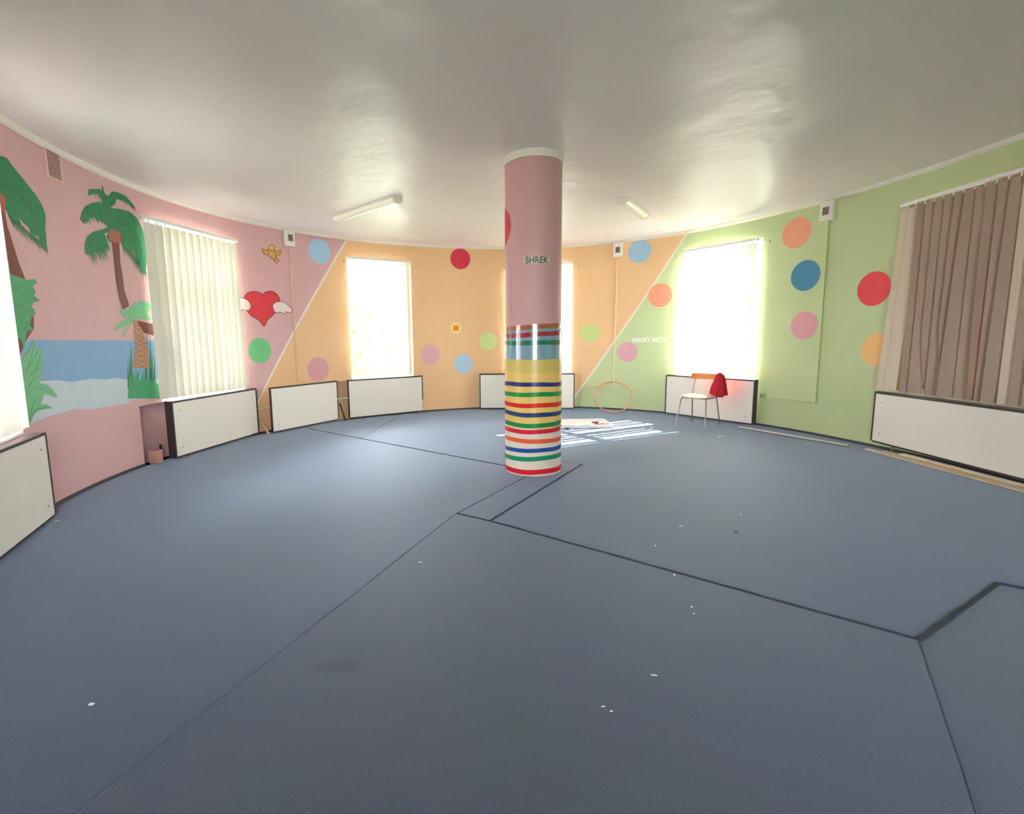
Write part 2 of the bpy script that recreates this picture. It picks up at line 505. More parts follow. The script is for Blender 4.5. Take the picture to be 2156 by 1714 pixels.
for j, (a, b) in enumerate(fill_win):  # made-up window behind the camera, added to let in fill light
    fr = MB()
    fr.box(a, a + .06, -.03, .04, .8, 2.7).box(b - .06, b, -.03, .04, .8, 2.7).box(a + .06, b - .06, -.03, .04, .8, .86)
    fr.box(a + .06, b - .06, -.03, .04, 2.64, 2.7).box((a + b) / 2 - .04, (a + b) / 2 + .04, -.03, .04, .86, 2.64)
    o = struct(fr.build('window_%d' % (7 + j), M_PVC, loc=(0, YB - .2, 0)))
    struct(MB().box(a + .06, (a + b) / 2 - .04, 0, .006, .86, 2.64).build('pane', M_GLASS, o))
    struct(MB().box((a + b) / 2 + .04, b - .06, 0, .006, .86, 2.64).build('pane', M_GLASS, o))
    ld = bpy.data.lights.new('sky_portal', 'AREA'); ld.shape = 'RECTANGLE'; ld.size = b - a; ld.size_y = 1.9
    ld.cycles.is_portal = True
    lo = bpy.data.objects.new('sky_portal', ld); COL.objects.link(lo)
    lo.location = ((a + b) / 2, YB - TH - .02, 1.75); lo.rotation_euler = (R_(90), 0, 0)

# ------------------------------------------------------------------ carpet pieces
def fp(px, py):
    p = at_z(px, py, 0.01); return Vector((p.x, p.y))
A, E_, B, Cc, D = fp(960, 1082), fp(1030, 1098), fp(1935, 1350), fp(2100, 1230), fp(2156, 1240)
G, I_, F_, Hh = fp(0, 1560), fp(2060, 1714), fp(1225, 978), fp(650, 903)
M1 = fp(750, 927); M2 = fp(885, 882)
def ext(p, q, y): k = (y - p.y) / (q.y - p.y); return p + (q - p) * k
def extx(p, q, x): k = (x - p.x) / (q.x - p.x); return p + (q - p) * k
Gb = ext(A, G, YB); Ib = ext(B, I_, YB)
K = A + (F_ - E_).normalized() * 1.42
Q = F_ + (A - E_)
Dw = extx(Cc, D, pr.x - 0.3) if False else Cc + (D - Cc).normalized() * 1.9
def arc(a, b, off=0.018, n=24): return [Vector(wp(a + (b - a) * i / n, 0, off)[:2]) for i in range(n + 1)]
aH = math.degrees(math.atan2(Hh.x - CX, Hh.y - CY)); Hw = Vector(wp(aH, 0, .018)[:2])
aM = math.degrees(math.atan2(M2.x - CX, M2.y - CY)) - 1
Dw.x = min(Dw.x, pr.x - .02)
BR, BL = Vector((pr.x - .02, YB + .02)), Vector((pl.x + .02, YB + .02))
Gb = Vector((max(Gb.x, BL.x + .05), YB + .02)); Ib.y = YB + .02
pieces = [
    ('blue-grey carpet piece in the foreground with a brown stain', [Gb, Ib, B, E_, A], 0.014),
    ('darker carpet piece at the right foreground corner', [Ib, BR, Dw, Cc, B], 0.012),
    ('long blue-grey carpet piece running right of the column to the green wall', [B, Cc, Dw, Vector((pr.x - .02, 2.3))] + arc(A1, aM, n=60) + [M1, K, Q, F_, E_], 0.010),
    ('narrow carpet strip in front of the column foot', [A, E_, F_, Q, K], 0.009),
    ('carpet piece between the left wall and the column', [Gb, A, K, Hh] + arc(aH, A0, n=40) + [Vector((pl.x + .02, 2.3)), BL], 0.012),
    ('small carpet triangle along the far orange wall', [Hh, M1] + arc(aM, aH, n=16), 0.013),
]
def shrink(poly, g=0.0008):
    n = len(poly); out = []
    ar = sum(poly[i].x * poly[(i + 1) % n].y - poly[(i + 1) % n].x * poly[i].y for i in range(n))
    if ar < 0: poly = poly[::-1]
    for i in range(n):
        a, p, b = poly[i - 1], poly[i], poly[(i + 1) % n]
        d1 = (p - a).normalized(); d2 = (b - p).normalized()
        n1 = Vector((-d1.y, d1.x)); n2 = Vector((-d2.y, d2.x))
        v = n1 + n2
        if v.length < 1e-6: v = n1
        v = v.normalized(); out.append(p + v * g / max(0.35, v.dot(n1)))
    return out
for lab, po, th in pieces:
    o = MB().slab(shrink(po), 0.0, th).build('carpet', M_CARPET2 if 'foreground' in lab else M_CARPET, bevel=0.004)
    tag(o, lab, 'carpet', 'fitted carpet pieces')
# puckered, taped seam edges
M_SEAM = mat('carpet_edge', (60, 68, 80), 0.9, noise=0.25, nscale=80, bump=0.6, bscale=150)
def seam(pts, r, lab, m=None, side=0):
    res = []
    for p, q in zip(pts[:-1], pts[1:]):
        n = max(2, int((q - p).length / 0.08))
        for i in range(n): res.append(p + (q - p) * i / n)
    res.append(pts[-1])
    path = [(p.x + random.uniform(-.002, .002), p.y + random.uniform(-.002, .002), (0.011 if r > .005 else .0135) + random.uniform(-.001, .0015)) for p in res]
    mb = MB().tube(path, r, 8)
    if side:
        d_ = (pts[-1] - pts[0]).normalized(); nn = Vector((-d_.y, d_.x, 0)) * side
        mb.tube([Vector(q) + nn + Vector((0, 0, -.002)) for q in path], r * .8, 8)
    o = mb.build('carpet_seam', m or M_SEAM, smooth=True)
    tag(o, lab, 'carpet seam', 'seams between the carpet pieces')
seam([A, E_, B], 0.0065, 'dark raised seam crossing the floor from the column to the right foreground', side=.018)
seam([B, Cc, Dw], 0.011, 'thick dark seam bending away at the right foreground')
M_SEAM2 = mat('carpet_join', (84, 94, 112), 0.9, noise=0.2, nscale=60)
seam([E_, F_], 0.007, 'straight seam passing right of the column foot')
seam([K, Hh], 0.008, 'dark seam running from the column to the white covers on the left')
seam([A, Gb], 0.003, 'thin seam running from the column strip to the lower left', M_SEAM2)
seam([B, Ib], 0.004, 'thin seam running down to the lower right corner', M_SEAM2)

# ------------------------------------------------------------------ column
PCX, PCY, PR = 0.67, 4.955, 0.283
col = thing('column', 'round pink column striped with coloured tape below, centre of the room', 'column', (PCX, PCY, 0))
M_COLP = mat('column_pink_paint', (206, 158, 156), 0.55, noise=0.05, nscale=5, bump=0.2, bscale=20)
MB().ring(0.0, PR, 0.0, CEIL - .03, 72).build('shaft', M_COLP, col, smooth=True)
MB().ring(PR, PR + .012, CEIL - .075, CEIL, 72).build('collar', M_WHITE, col, smooth=True, bevel=.003)
def wrap(name, rgb, z0, z1, r, rough=.35):
    return MB().ring(PR + .001, PR + r, z0, z1, 72, dz=None).build(name, mat(name + '_%d%d%d' % rgb, rgb, rough, noise=.05, nscale=8), col, smooth=True)
o = wrap('wrap', (232, 214, 198), 0.012, 0.50, .010); o['label'] = 'cream vinyl wrap at the column foot'
o = wrap('wrap', (236, 196, 108), 0.50, 1.06, .011); o['label'] = 'golden yellow vinyl wrap'
o = wrap('wrap', (214, 188, 98), 1.06, 1.19, .014); o['label'] = 'olive yellow vinyl band'
o = wrap('wrap', (140, 180, 200), 1.19, 1.50, .006); o['label'] = 'light blue vinyl wrap'
film = MB().ring(PR + .012, PR + .0135, 1.18, 1.535, 72, dz=lambda a: .012 * math.sin(a)).build('clear_film', M_FILM, col, smooth=True)
film['label'] = 'clear plastic film round the top stripes'
def tape(z, rgb, lab, tilt=0.0, wave=0.0, r=.0135, w=.044):
    m = mat('tape_%d_%d_%d' % rgb, rgb, 0.22, noise=.03, nscale=14)
    o = MB().ring(PR + r - .003, PR + r, z - w / 2, z + w / 2, 72,
                  dz=lambda a: tilt * math.sin(a) + wave * math.sin(2 * a + z * 9) + .002 * math.sin(5 * a + z)).build('tape_stripe', m, col, smooth=True)
    o['label'] = lab
    o['group'] = 'tape stripes round the column'
tape(1.508, (196, 104, 66), 'burnt orange tape stripe at the top', .016, r=.010)
tape(1.436, (184, 38, 52), 'dark red tape stripe near the top', .014, r=.010)
tape(1.354, (20, 132, 92), 'green tape stripe on blue', .002, r=.010)
tape(0.940, (44, 50, 116), 'navy tape stripe on yellow', -.002, .004, w=.042)
tape(0.840, (24, 146, 66), 'green tape stripe on yellow', 0, .004)
tape(0.732, (224, 42, 36), 'red tape stripe on yellow', -.005, .005)
tape(0.640, (36, 66, 116), 'lower navy tape stripe on yellow', -.006, .005)
tape(0.535, (22, 140, 70), 'green tape stripe at the foot of the yellow wrap', .004, .005)
tape(0.472, (222, 34, 52), 'crimson tape stripe on cream', .010, .004)
tape(0.372, (236, 98, 52), 'orange tape stripe on cream', .003, .004)
tape(0.275, (30, 84, 160), 'blue tape stripe on cream', .014, .005, w=.042)
tape(0.190, (16, 144, 98), 'lower green tape stripe on cream', .014, .004, w=.046)
tape(0.055, (222, 32, 44), 'red tape stripe at the floor', .004, .003, w=.05)

# ------------------------------------------------------------------ painted and stuck decoration
def cdt_shape(poly2, step=0.06):
    """triangulate a 2-D outline with inner grid points so that it can follow the curve"""
    vs = []; n = len(poly2)
    for i in range(n):
        a, b = Vector(poly2[i]), Vector(poly2[(i + 1) % n])
        k = max(1, int((b - a).length / step))
        for j in range(k): vs.append(a + (b - a) * j / k)
    m = len(vs)
    edges = [(i, (i + 1) % m) for i in range(m)]
    xs = [v.x for v in vs]; ys = [v.y for v in vs]
    x = min(xs) + step
    while x < max(xs):
        y = min(ys) + step
        while y < max(ys):
            vs.append(Vector((x + random.uniform(-.003, .003), y))); y += step * 2
        x += step
    r = delaunay_2d_cdt(vs, edges, [], 1, 1e-5)
    return [tuple(v) for v in r[0]], [tuple(f) for f in r[2]]
S0 = 4.43
def px2sz(pts):
    out = []
    for p in pts:
        a, z = on_wall(*p); out.append((R_(a) * S0, z))
    return out
def wall_shape(shapes, m, name, parent=None, layer=1, step=0.06):
    """shapes: list of (s, z) outlines, s = arc length; painted onto the wall face"""
    mb = MB()
    for sh in shapes:
        if len(sh) == 3 or (len(sh) == 4 and step > 1):
            vs, fs = sh, [tuple(range(len(sh)))]
        else:
            vs, fs = cdt_shape(sh, step)
        mb.add([wp(math.degrees(s / S0), z, 0.0012 + 0.0009 * layer) for s, z in vs], fs)
    return mb.build(name, m, parent, smooth=False)
def add_lines(o, shapes, m, layer):
    me = o.data; n0 = len(me.materials); me.materials.append(m)
    bm = bmesh.new(); bm.from_mesh(me)
    for sh in shapes:
        vs = [bm.verts.new(wp(math.degrees(s / S0), z, 0.0012 + 0.0009 * layer)) for s, z in sh]
        f = bm.faces.new(vs); f.material_index = n0
    bm.to_mesh(me); bm.free()
def stroke(pts, w):
    """a ribbon polygon along pts (s, z)"""
    L_, R2 = [], []
    n = len(pts)
    for i, p in enumerate(pts):
        a = Vector(pts[max(0, i - 1)]); b = Vector(pts[min(n - 1, i + 1)])
        d = (b - a).normalized(); nn = Vector((-d.y, d.x))
        ww = w * (1 if 0 < i < n - 1 else 0.5)
        L_.append(tuple(Vector(p) + nn * ww / 2)); R2.append(tuple(Vector(p) - nn * ww / 2))
    quads = []
    for i in range(n - 1):
        quads.append([L_[i], L_[i + 1], R2[i + 1], R2[i]])
    return quads
def smooth_closed(pts, k=4):
    n = len(pts); out = []
    for i in range(n):
        p0, p1, p2, p3 = [Vector(pts[(i + d) % n]) for d in (-1, 0, 1, 2)]
        for j in range(k):
            t = j / k
            out.append(tuple(0.5 * ((2 * p1) + (p2 - p0) * t + (2 * p0 - 5 * p1 + 4 * p2 - p3) * t * t + (3 * p1 - p0 - 3 * p2 + p3) * t ** 3)))
    return out
def smooth_open(pts, k=5):
    out = []
    n = len(pts)
    for i in range(n - 1):
        p0, p1, p2, p3 = [Vector(pts[min(max(i + d, 0), n - 1)]) for d in (-1, 0, 1, 2)]
        for j in range(k):
            t = j / k
            out.append(tuple(0.5 * ((2 * p1) + (p2 - p0) * t + (2 * p0 - 5 * p1 + 4 * p2 - p3) * t * t + (3 * p1 - p0 - 3 * p2 + p3) * t ** 3)))
    out.append(tuple(pts[-1])); return out
def paint(rgb, rough=.6): return mat('paint_%d_%d_%d' % rgb, rgb, rough, noise=.05, nscale=12)

dots = [
    (672, 529, 26, (166, 204, 232), 'light blue painted dot beside the white slanting line on pink'),
    (547, 738, 27, (112, 192, 130), 'green painted dot on the pink wall below the red heart'),
    (670, 777, 25, (222, 160, 168), 'mauve painted dot above the second white cover on orange'),
    (969, 545, 22, (212, 48, 76), 'crimson painted dot high on the orange wall'),
    (906, 746, 21, (222, 172, 180), 'mauve painted dot low on orange beside the window'),
    (976, 766, 20.5, (178, 204, 226), 'pale blue painted dot low on the orange wall'),
    (1028, 719, 19.5, (206, 222, 148), 'pale green painted dot left of the column'),
    (1242, 702, 20.5, (200, 212, 138), 'pale green painted dot right of the column'),
    (1347, 529, 24, (158, 192, 220), 'blue painted dot beside the white ventilation box on orange'),
    (1390, 622, 25, (240, 156, 128), 'salmon painted dot on green left of the bright window'),
    (1321, 741, 21, (218, 164, 178), 'pink painted dot on green above the hoop'),
    (1677, 490, 32, (246, 166, 134), 'salmon painted dot high on the green wall'),
    (1696, 580, 32, (66, 136, 176), 'deep blue painted dot on the green wall'),
    (1693, 685, 29.5, (226, 160, 170), 'pink painted dot beside the vertical trunking on green'),
    (1840, 608, 36, (240, 66, 84), 'bright red painted dot left of the beige blind'),
    (1845, 736, 34, (252, 196, 132), 'peach painted dot left of the beige blind'),
]
for x, y, r, rgb, lab in dots:
    a, z = on_wall(x, y); _, z1 = on_wall(x, y - r); _, z2 = on_wall(x, y + r)
    rad = (z1 - z2) / 2; s = R_(a) * S0
    nseg = 48
    pts = [(s + rad * math.cos(2 * math.pi * i / nseg), (z1 + z2) / 2 + rad * math.sin(2 * math.pi * i / nseg)) for i in range(nseg)]
    o = wall_shape([pts], paint(rgb), 'painted_dot', layer=1, step=.08)
    tag(o, lab, 'dot', 'painted dots on the walls')
# red dot wrapping round the left side of the column
mb = MB(); vs = []; n = 30
a0, z0 = R_(-97), 2.50
ctr = len(vs)
rings = [[(a0 + rr * math.cos(2 * math.pi * i / n) / PR, z0 + rr * math.sin(2 * math.pi * i / n)) for i in range(n)] for rr in (.05, .1, .15, .195)]
vs = [(a0, z0)] + [p for r in rings for p in r]
fs = [(0, 1 + i, 1 + (i + 1) % n) for i in range(n)]
for k in range(3):
    for i in range(n):
        fs.append((1 + k * n + i, 1 + k * n + (i + 1) % n, 1 + (k + 1) * n + (i + 1) % n, 1 + (k + 1) * n + i))
mb.add([(PCX + (PR + .003) * math.sin(a), PCY - (PR + .003) * math.cos(a), z) for a, z in vs], fs)
tag(mb.build('painted_dot', paint((214, 60, 74))), 'red dot wrapping the left side of the pink column', 'dot', 'painted dots on the walls')

# beach mural on the left pink wall
def c8(*p): return [(x * .3267, 300 + y * .3267) for x, y in p]
def c2(*p): return [(x * .315, 640 + y * .315) for x, y in p]
mural = thing('beach_mural', 'wall painting of palm trees, sea and beach plants on the pink wall', 'wall painting', wp(-97, 0, 0))
def mp(o):
    o.parent = mural; o.matrix_parent_inverse = Matrix.Translation(-mural.location); return o
SEA, SURF = (130, 170, 206), (196, 208, 216)
sea = c2((140, 238), (300, 240), (700, 242), (1095, 245), (1110, 500), (860, 510), (780, 495), (700, 505), (600, 500), (480, 522), (380, 510), (290, 515), (150, 530))
mp(wall_shape([px2sz(sea)], paint(SEA), 'sea', layer=1))
surf = c2((150, 530), (290, 515), (380, 510), (480, 522), (600, 500), (700, 505), (780, 495), (860, 510), (1085, 500), (1100, 630), (980, 630), (870, 645), (850, 665), (780, 675), (700, 690), (600, 705), (500, 700), (400, 730), (330, 750), (290, 768), (250, 780), (200, 805), (150, 820))
mp(wall_shape([px2sz(surf)], paint(SURF), 'surf', layer=1))
GRN, DGRN, LGRN, MGRN, BRN, TAN = (36, 132, 82), (18, 84, 56), (118, 190, 140), (78, 162, 112), (124, 68, 54), (188, 142, 112)
def leaflets(spine_px, length, width, lean=(0.1, 1.0), n=26, jitter=.3, both=False, conv=c8):
    sp = smooth_open(conv(*spine_px), 8)
    out = []
    for i in range(n):
        t = i / (n - 1) * (len(sp) - 1); k = min(int(t), len(sp) - 2); f = t - k
        p = Vector(sp[k]) * (1 - f) + Vector(sp[k + 1]) * f
        d = (Vector(sp[k + 1]) - Vector(sp[k])).normalized()
        ln = length * (0.55 + 0.45 * math.sin(math.pi * min(1, .15 + .85 * i / n))) * random.uniform(1 - jitter, 1 + jitter)
        dirn = (Vector(lean) + d * 0.45).normalized()
        w = width * random.uniform(.8, 1.2)
        out.append([tuple(p - d * w), tuple(p + d * w), tuple(p + dirn * ln + d * w * .2)])
        if both:
            dr2 = (Vector((lean[0], -lean[1])) * .6 + d * .7).normalized()
            out.append([tuple(p + d * w), tuple(p - d * w), tuple(p + dr2 * ln * .5)])
    return [px2sz(t) for t in out]
# palm tree standing left
pt = mp(wall_shape([px2sz(c8((-20, 400), (25, 430), (45, 540), (80, 650), (120, 780), (162, 884), (75, 884), (40, 760), (10, 600), (-20, 500))),
                    px2sz(c8((185, 1060), (215, 1070), (217, 1200), (150, 1300), (120, 1400), (95, 1402), (88, 1270), (150, 1190)))], paint(BRN), 'palm_tree', layer=2))
pt['label'] = 'palm at the left edge with one huge hanging crown'
body = c8((-20, 85), (10, 88), (40, 100), (85, 160), (150, 240), (230, 340), (272, 410), (292, 470), (288, 560), (296, 640), (302, 690), (285, 690), (262, 640), (240, 600), (205, 600), (180, 545), (150, 520), (118, 480), (95, 490), (70, 470), (45, 450), (20, 400), (-20, 380))
cr = wall_shape([px2sz(body)] + leaflets([(60, 470), (120, 520), (190, 580), (240, 620), (290, 660)], 32, 3.4, (0.06, 1), 16)
                + leaflets([(50, 430), (80, 470), (110, 480)], 34, 3.2, (0, 1), 7)
                + leaflets([(270, 430), (290, 540), (298, 640)], 20, 3, (-.1, 1), 8), paint(GRN), 'crown', layer=3)
cr.parent = pt
ln = []
for k in range(24):
    x = random.uniform(20, 280); y = 110 + (x * .95) + random.uniform(30, 130)
    pts = c8((x, y), (x + random.uniform(-6, 6), y + 22), (x + random.uniform(-8, 12), y + 48))
    ln += [px2sz(q) for q in stroke(pts, 1.0)]
add_lines(cr, ln, paint(DGRN), 4)
o = wall_shape([px2sz(smooth_closed(c8((-15, 335), (10, 335), (28, 360), (34, 400), (25, 440), (5, 450), (-15, 440))))], paint((168, 92, 78)), 'coconut', layer=4); o.parent = pt
# palm tree standing right
pt = mp(wall_shape([px2sz(c8((715, 600), (765, 600), (770, 690), (775, 780), (788, 850), (800, 950), (832, 1052), (792, 1080), (765, 1000), (748, 900), (738, 800)))], paint(BRN), 'palm_tree', layer=2))
pt['label'] = 'curved palm beside the cream vertical blind'
body = c8((520, 500), (522, 455), (545, 412), (590, 390), (640, 384), (700, 418), (770, 428), (830, 445), (885, 490), (918, 560), (938, 650), (944, 760), (936, 840), (905, 840), (890, 780), (862, 700), (845, 700), (815, 690), (792, 650), (770, 640), (735, 640), (700, 640), (685, 600), (700, 580), (670, 585),
          (690, 640), (668, 680), (620, 700), (570, 720), (548, 720), (545, 660), (560, 610), (600, 575), (650, 562), (695, 545), (670, 520), (640, 505), (600, 480), (560, 500), (540, 510))
body2 = c8((585, 300), (640, 300), (670, 330), (695, 345), (720, 315), (760, 322), (810, 345), (845, 390), (868, 440), (830, 400), (790, 372), (750, 365), (740, 400), (700, 425), (650, 420), (655, 370), (630, 330), (600, 330), (565, 345), (570, 310))
spike = c8((652, 268), (666, 300), (690, 400), (655, 400))
cr = wall_shape([px2sz(body), px2sz(body2), px2sz(spike)]
                + leaflets([(548, 650), (570, 680), (640, 670), (680, 640)], 34, 3.2, (-.02, 1), 14)
                + leaflets([(522, 480), (560, 470), (640, 480), (700, 520)], 20, 3, (-.05, 1), 10)
                + leaflets([(780, 640), (840, 690), (890, 760), (935, 820)], 38, 3.4, (.02, 1), 15)
                + leaflets([(760, 350), (820, 360), (862, 410)], 20, 2.6, (.3, 1), 9)
                + leaflets([(572, 300), (610, 310), (640, 320)], 14, 2.2, (-.2, 1), 6), paint(GRN), 'crown', layer=3)
cr.parent = pt
ln = []
for (x, y, dx, dy) in [(560, 440, 6, 40), (600, 420, 4, 50), (640, 430, 0, 40), (700, 460, 20, 40), (740, 480, 40, 40), (800, 500, 40, 60), (860, 560, 40, 90), (900, 650, 14, 100), (830, 600, 40, 80), (600, 620, -20, 60), (640, 610, -14, 60), (570, 650, -8, 50), (700, 420, 30, -60), (670, 330, 10, 60), (760, 560, 30, 70), (880, 720, 16, 80)]:
    ln += [px2sz(q) for q in stroke(c8((x, y), (x + dx * .6, y + dy * .5), (x + dx, y + dy)), 1.1)]
add_lines(cr, ln, paint(DGRN), 4)
o = wall_shape([px2sz(smooth_closed(c8((705, 565), (740, 562), (780, 590), (784, 625), (765, 645), (720, 640), (698, 610))))], paint((172, 98, 84)), 'coconut', layer=4); o.parent = pt
# short palm with a crosshatched trunk and the fallen trunk behind it
o = mp(wall_shape([px2sz(c2((905, 108), (1040, 138), (1060, 150), (1066, 222), (1040, 216), (960, 192)))], paint(BRN), 'fallen_trunk', layer=2))
pt = mp(wall_shape([px2sz(c2((890, 108), (912, 108), (955, 200), (990, 310), (1002, 430), (878, 430), (905, 300), (900, 200)))], paint(TAN), 'short_palm', layer=3))
ln = []
for k in range(9):
    y = 140 + k * 34
    ln += [px2sz(q) for q in stroke(c2((895 - k, y + 20), (930 + k * 5, y - 14 + k * 2), (948 + k * 6, y - 26 + k * 3)), .8)]
    ln += [px2sz(q) for q in stroke(c2((898 - k, y - 20), (930 + k * 3, y + 8), (955 + k * 5, y + 26)), .8)]
add_lines(pt, ln, paint(BRN), 4)
o = wall_shape([px2sz(smooth_closed(c2((800, 25), (850, 40), (900, -10), (990, -10), (1005, 40), (980, 60), (1010, 105), (930, 100), (890, 110), (850, 160), (820, 230), (822, 180), (850, 130), (765, 185), (790, 130), (860, 95), (820, 85)), 3))], paint(LGRN), 'crown', layer=4); o.parent = pt
# grass tuft
tuft = []
for k in range(44):
    x = random.uniform(862, 1085); h_ = random.uniform(90, 210) if x < 1010 else random.uniform(60, 170)
    tuft.append(px2sz(c2((x - 12, 630), (x + 12, 632), (x + random.uniform(-22, 22), 632 - h_))))
mp(wall_shape([px2sz(c2((868, 632), (866, 560), (900, 520), (960, 500), (1040, 530), (1092, 560), (1100, 630)))] + tuft, paint((60, 158, 104)), 'grass', layer=5))
blades = []
for (x, t) in ((880, 250), (870, 320), (1000, 200), (1010, 300), (1025, 340), (860, 380), (975, 160)):
    blades.append(px2sz(c2((x - 9, 560), (x + 9, 560), (x + (x - 940) * .12, t))))
mp(wall_shape(blades, paint(GRN), 'reed', layer=2))
# leafy bushes at the left window edge
bush = c8((-20, 770), (8, 800), (25, 850), (48, 760), (62, 850), (120, 868), (170, 885), (222, 880), (236, 905), (205, 925), (228, 960), (215, 985), (255, 1020), (215, 1030), (198, 1060), (228, 1100), (196, 1130), (190, 1180), (215, 1210), (172, 1215), (160, 1260), (150, 1340), (130, 1270), (95, 1250), (60, 1200), (-20, 1150))
ob = mp(wall_shape([px2sz(bush)], paint(MGRN), 'bush', layer=4))
ln = []
for k in range(16):
    x, y = random.uniform(50, 150), 900 + k * 20
    ln += [px2sz(q) for q in stroke(smooth_open(c8((x, y + 20), (x + 35, y + random.uniform(-5, 10)), (x + 68, y + 18)), 4), .9)]
add_lines(ob, ln, paint(GRN), 5)
fern = [c2((110, 420), (180, 320), (225, 238), (228, 330), (215, 430), (150, 560)), c2((150, 560), (220, 380), (270, 290), (275, 400), (262, 520), (200, 620)),
        c2((130, 590), (200, 540), (290, 532), (345, 570), (380, 628), (320, 608), (255, 600), (190, 640), (150, 680)),
        c2((140, 600), (240, 590), (285, 600), (272, 660), (240, 700), (195, 790), (170, 800), (150, 720)),
        c2((175, 790), (215, 710), (280, 668), (342, 695), (280, 705), (230, 730), (195, 800)), c2((100, 380), (150, 400), (170, 560), (170, 700), (130, 620))]
ob = mp(wall_shape([px2sz(smooth_closed(q, 3)) for q in fern], paint(LGRN), 'fern', layer=5))
ln = []
for q in [((140, 530), (190, 400), (222, 270)), ((170, 600), (230, 450), (266, 320)), ((150, 640), (240, 560), (370, 615)), ((190, 770), (220, 660), (262, 620)), ((190, 780), (240, 705), (335, 695)),
          ((150, 450), (200, 400), (215, 360)), ((160, 520), (215, 460), (260, 420)), ((160, 570), (220, 510), (262, 480))]:
    ln += [px2sz(t) for t in stroke(smooth_open(c2(*q), 4), .9)]
add_lines(ob, ln, paint((62, 132, 94)), 6)

# winged heart, small bird and flower motif
def c3(*p): return [(480 + x * .315, 380 + y * .315) for x, y in p]
M_LINE = paint((74, 44, 52))
def outlined(name, pts, rgb, parent=None, layer=2, w=1.3, smooth=True):
    q = smooth_closed(pts, 4) if smooth else pts
    o = wall_shape([px2sz(q)], paint(rgb), name, parent, layer)
    add_lines(o, [px2sz(t) for t in stroke(q + [q[0]], w)], M_LINE, layer + 1)
    return o
heart = outlined('painted_heart', c3((240, 975), (205, 935), (150, 900), (115, 850), (105, 800), (125, 757), (170, 742), (212, 750), (232, 762), (250, 746), (290, 740), (330, 765), (346, 810), (330, 860), (300, 900), (262, 935)), (222, 44, 60), layer=2)
tag(heart, 'red painted heart with two small white wings on pink', 'heart')
for w_ in (c3((75, 792), (110, 790), (140, 812), (152, 845), (135, 868), (108, 866), (92, 860), (85, 878), (70, 862)),
           c3((298, 835), (325, 812), (365, 812), (405, 838), (430, 868), (410, 884), (388, 878), (375, 892), (345, 880), (312, 880))):
    outlined('wing', w_, (236, 214, 212), heart, layer=4, w=1.0)
bird = outlined('painted_bird', c3((268, 455), (300, 445), (312, 470), (322, 510), (310, 530), (285, 515), (262, 492)), (214, 164, 84), layer=2, w=1.0)
tag(bird, 'small yellow bird painted on the pink wall below the ceiling', 'bird')
for w_ in (c3((222, 452), (268, 470), (272, 500), (245, 495), (232, 478)), c3((310, 478), (356, 462), (350, 490), (330, 505), (314, 500))):
    outlined('wing', w_, (206, 154, 70), bird, layer=4, w=.9, smooth=False)
outlined('tail', c3((290, 515), (318, 515), (345, 535), (335, 540), (330, 555), (312, 540)), (214, 160, 70), bird, layer=1, w=.9, smooth=False)
outlined('head', c3((270, 440), (288, 430), (306, 438), (310, 458), (296, 470), (276, 464)), (224, 180, 104), bird, layer=5, w=.9)
fl = []
a_, z_ = on_wall(960, 691)
for k in range(10):
    t = 2 * math.pi * k / 10
    cx, cz = R_(a_) * S0 + .085 * math.cos(t), z_ + .085 * math.sin(t)
    fl.append([(cx + .026 * math.cos(u * math.pi / 5), cz + .026 * math.sin(u * math.pi / 5)) for u in range(10)])
fo = wall_shape(fl, paint((248, 226, 132)), 'flower_motif', layer=1, step=.05)
tag(fo, 'little orange and yellow flower on the orange wall between windows', 'flower')
wall_shape([[(R_(a_) * S0 + .062 * math.cos(u * math.pi / 12), z_ + .062 * math.sin(u * math.pi / 12)) for u in range(24)]], paint((232, 130, 62)), 'flower_centre', fo, layer=2)

# lettering cut-outs
def text_mesh(body, bold=.01):
    cu = bpy.data.curves.new('t', 'FONT'); cu.body = body; cu.size = 1.0; cu.align_x = 'CENTER'; cu.offset = bold
    ob = bpy.data.objects.new('t', cu); COL.objects.link(ob)
    dg = bpy.context.evaluated_depsgraph_get(); dg.update()
    me = bpy.data.meshes.new_from_object(ob.evaluated_get(dg))
    vs = [tuple(v.co) for v in me.vertices]; fs = [tuple(p.vertices) for p in me.polygons]
    bpy.data.objects.remove(ob); bpy.data.meshes.remove(me)
    return vs, fs
def place_text(body, width, height, mapf, m, name, parent=None, bold=.01):
    vs, fs = text_mesh(body, bold)
    xs = [v[0] for v in vs]; ys = [v[1] for v in vs]
    sx = width / (max(xs) - min(xs)); sy = height / (max(ys) - min(ys)); cx = (max(xs) + min(xs)) / 2; cy = (max(ys) + min(ys)) / 2
    mb = MB(); mb.add([mapf((v[0] - cx) * sx, (v[1] - cy) * sy) for v in vs], fs)
    return mb.build(name, m, parent)
d = ray(1126, 547); zt = CAM_H + d.z * (PCY - PR) / d.y
def on_col(a, z, k): return (PCX + (PR + k) * math.sin(a), PCY - (PR + k) * math.cos(a), z)
mb = MB(); nn = 12; W2 = .135
pv = [on_col((-W2 + 2 * W2 * i / nn) / PR, zt - .04 - .008 * math.cos(i * 1.4), .002) for i in range(nn + 1)] + [on_col((-W2 + 2 * W2 * i / nn) / PR, zt + .037 + .008 * math.cos(i * 1.9), .002) for i in range(nn + 1)]
mb.add(pv, [(i, i + 1, nn + 2 + i, nn + 1 + i) for i in range(nn)])
st = mb.build('lettering_sticker', mat('pale_sticker', (200, 186, 172), .4))
tag(st, 'small pale sticker with dark green capitals on the pink column', 'sticker')
place_text('SHREK', .22, .062, lambda x, y: on_col(x / PR, zt + y, .0032), mat('dark_green_print', (48, 66, 46), .4), 'lettering', st)
a1, z1 = on_wall(1366, 716)
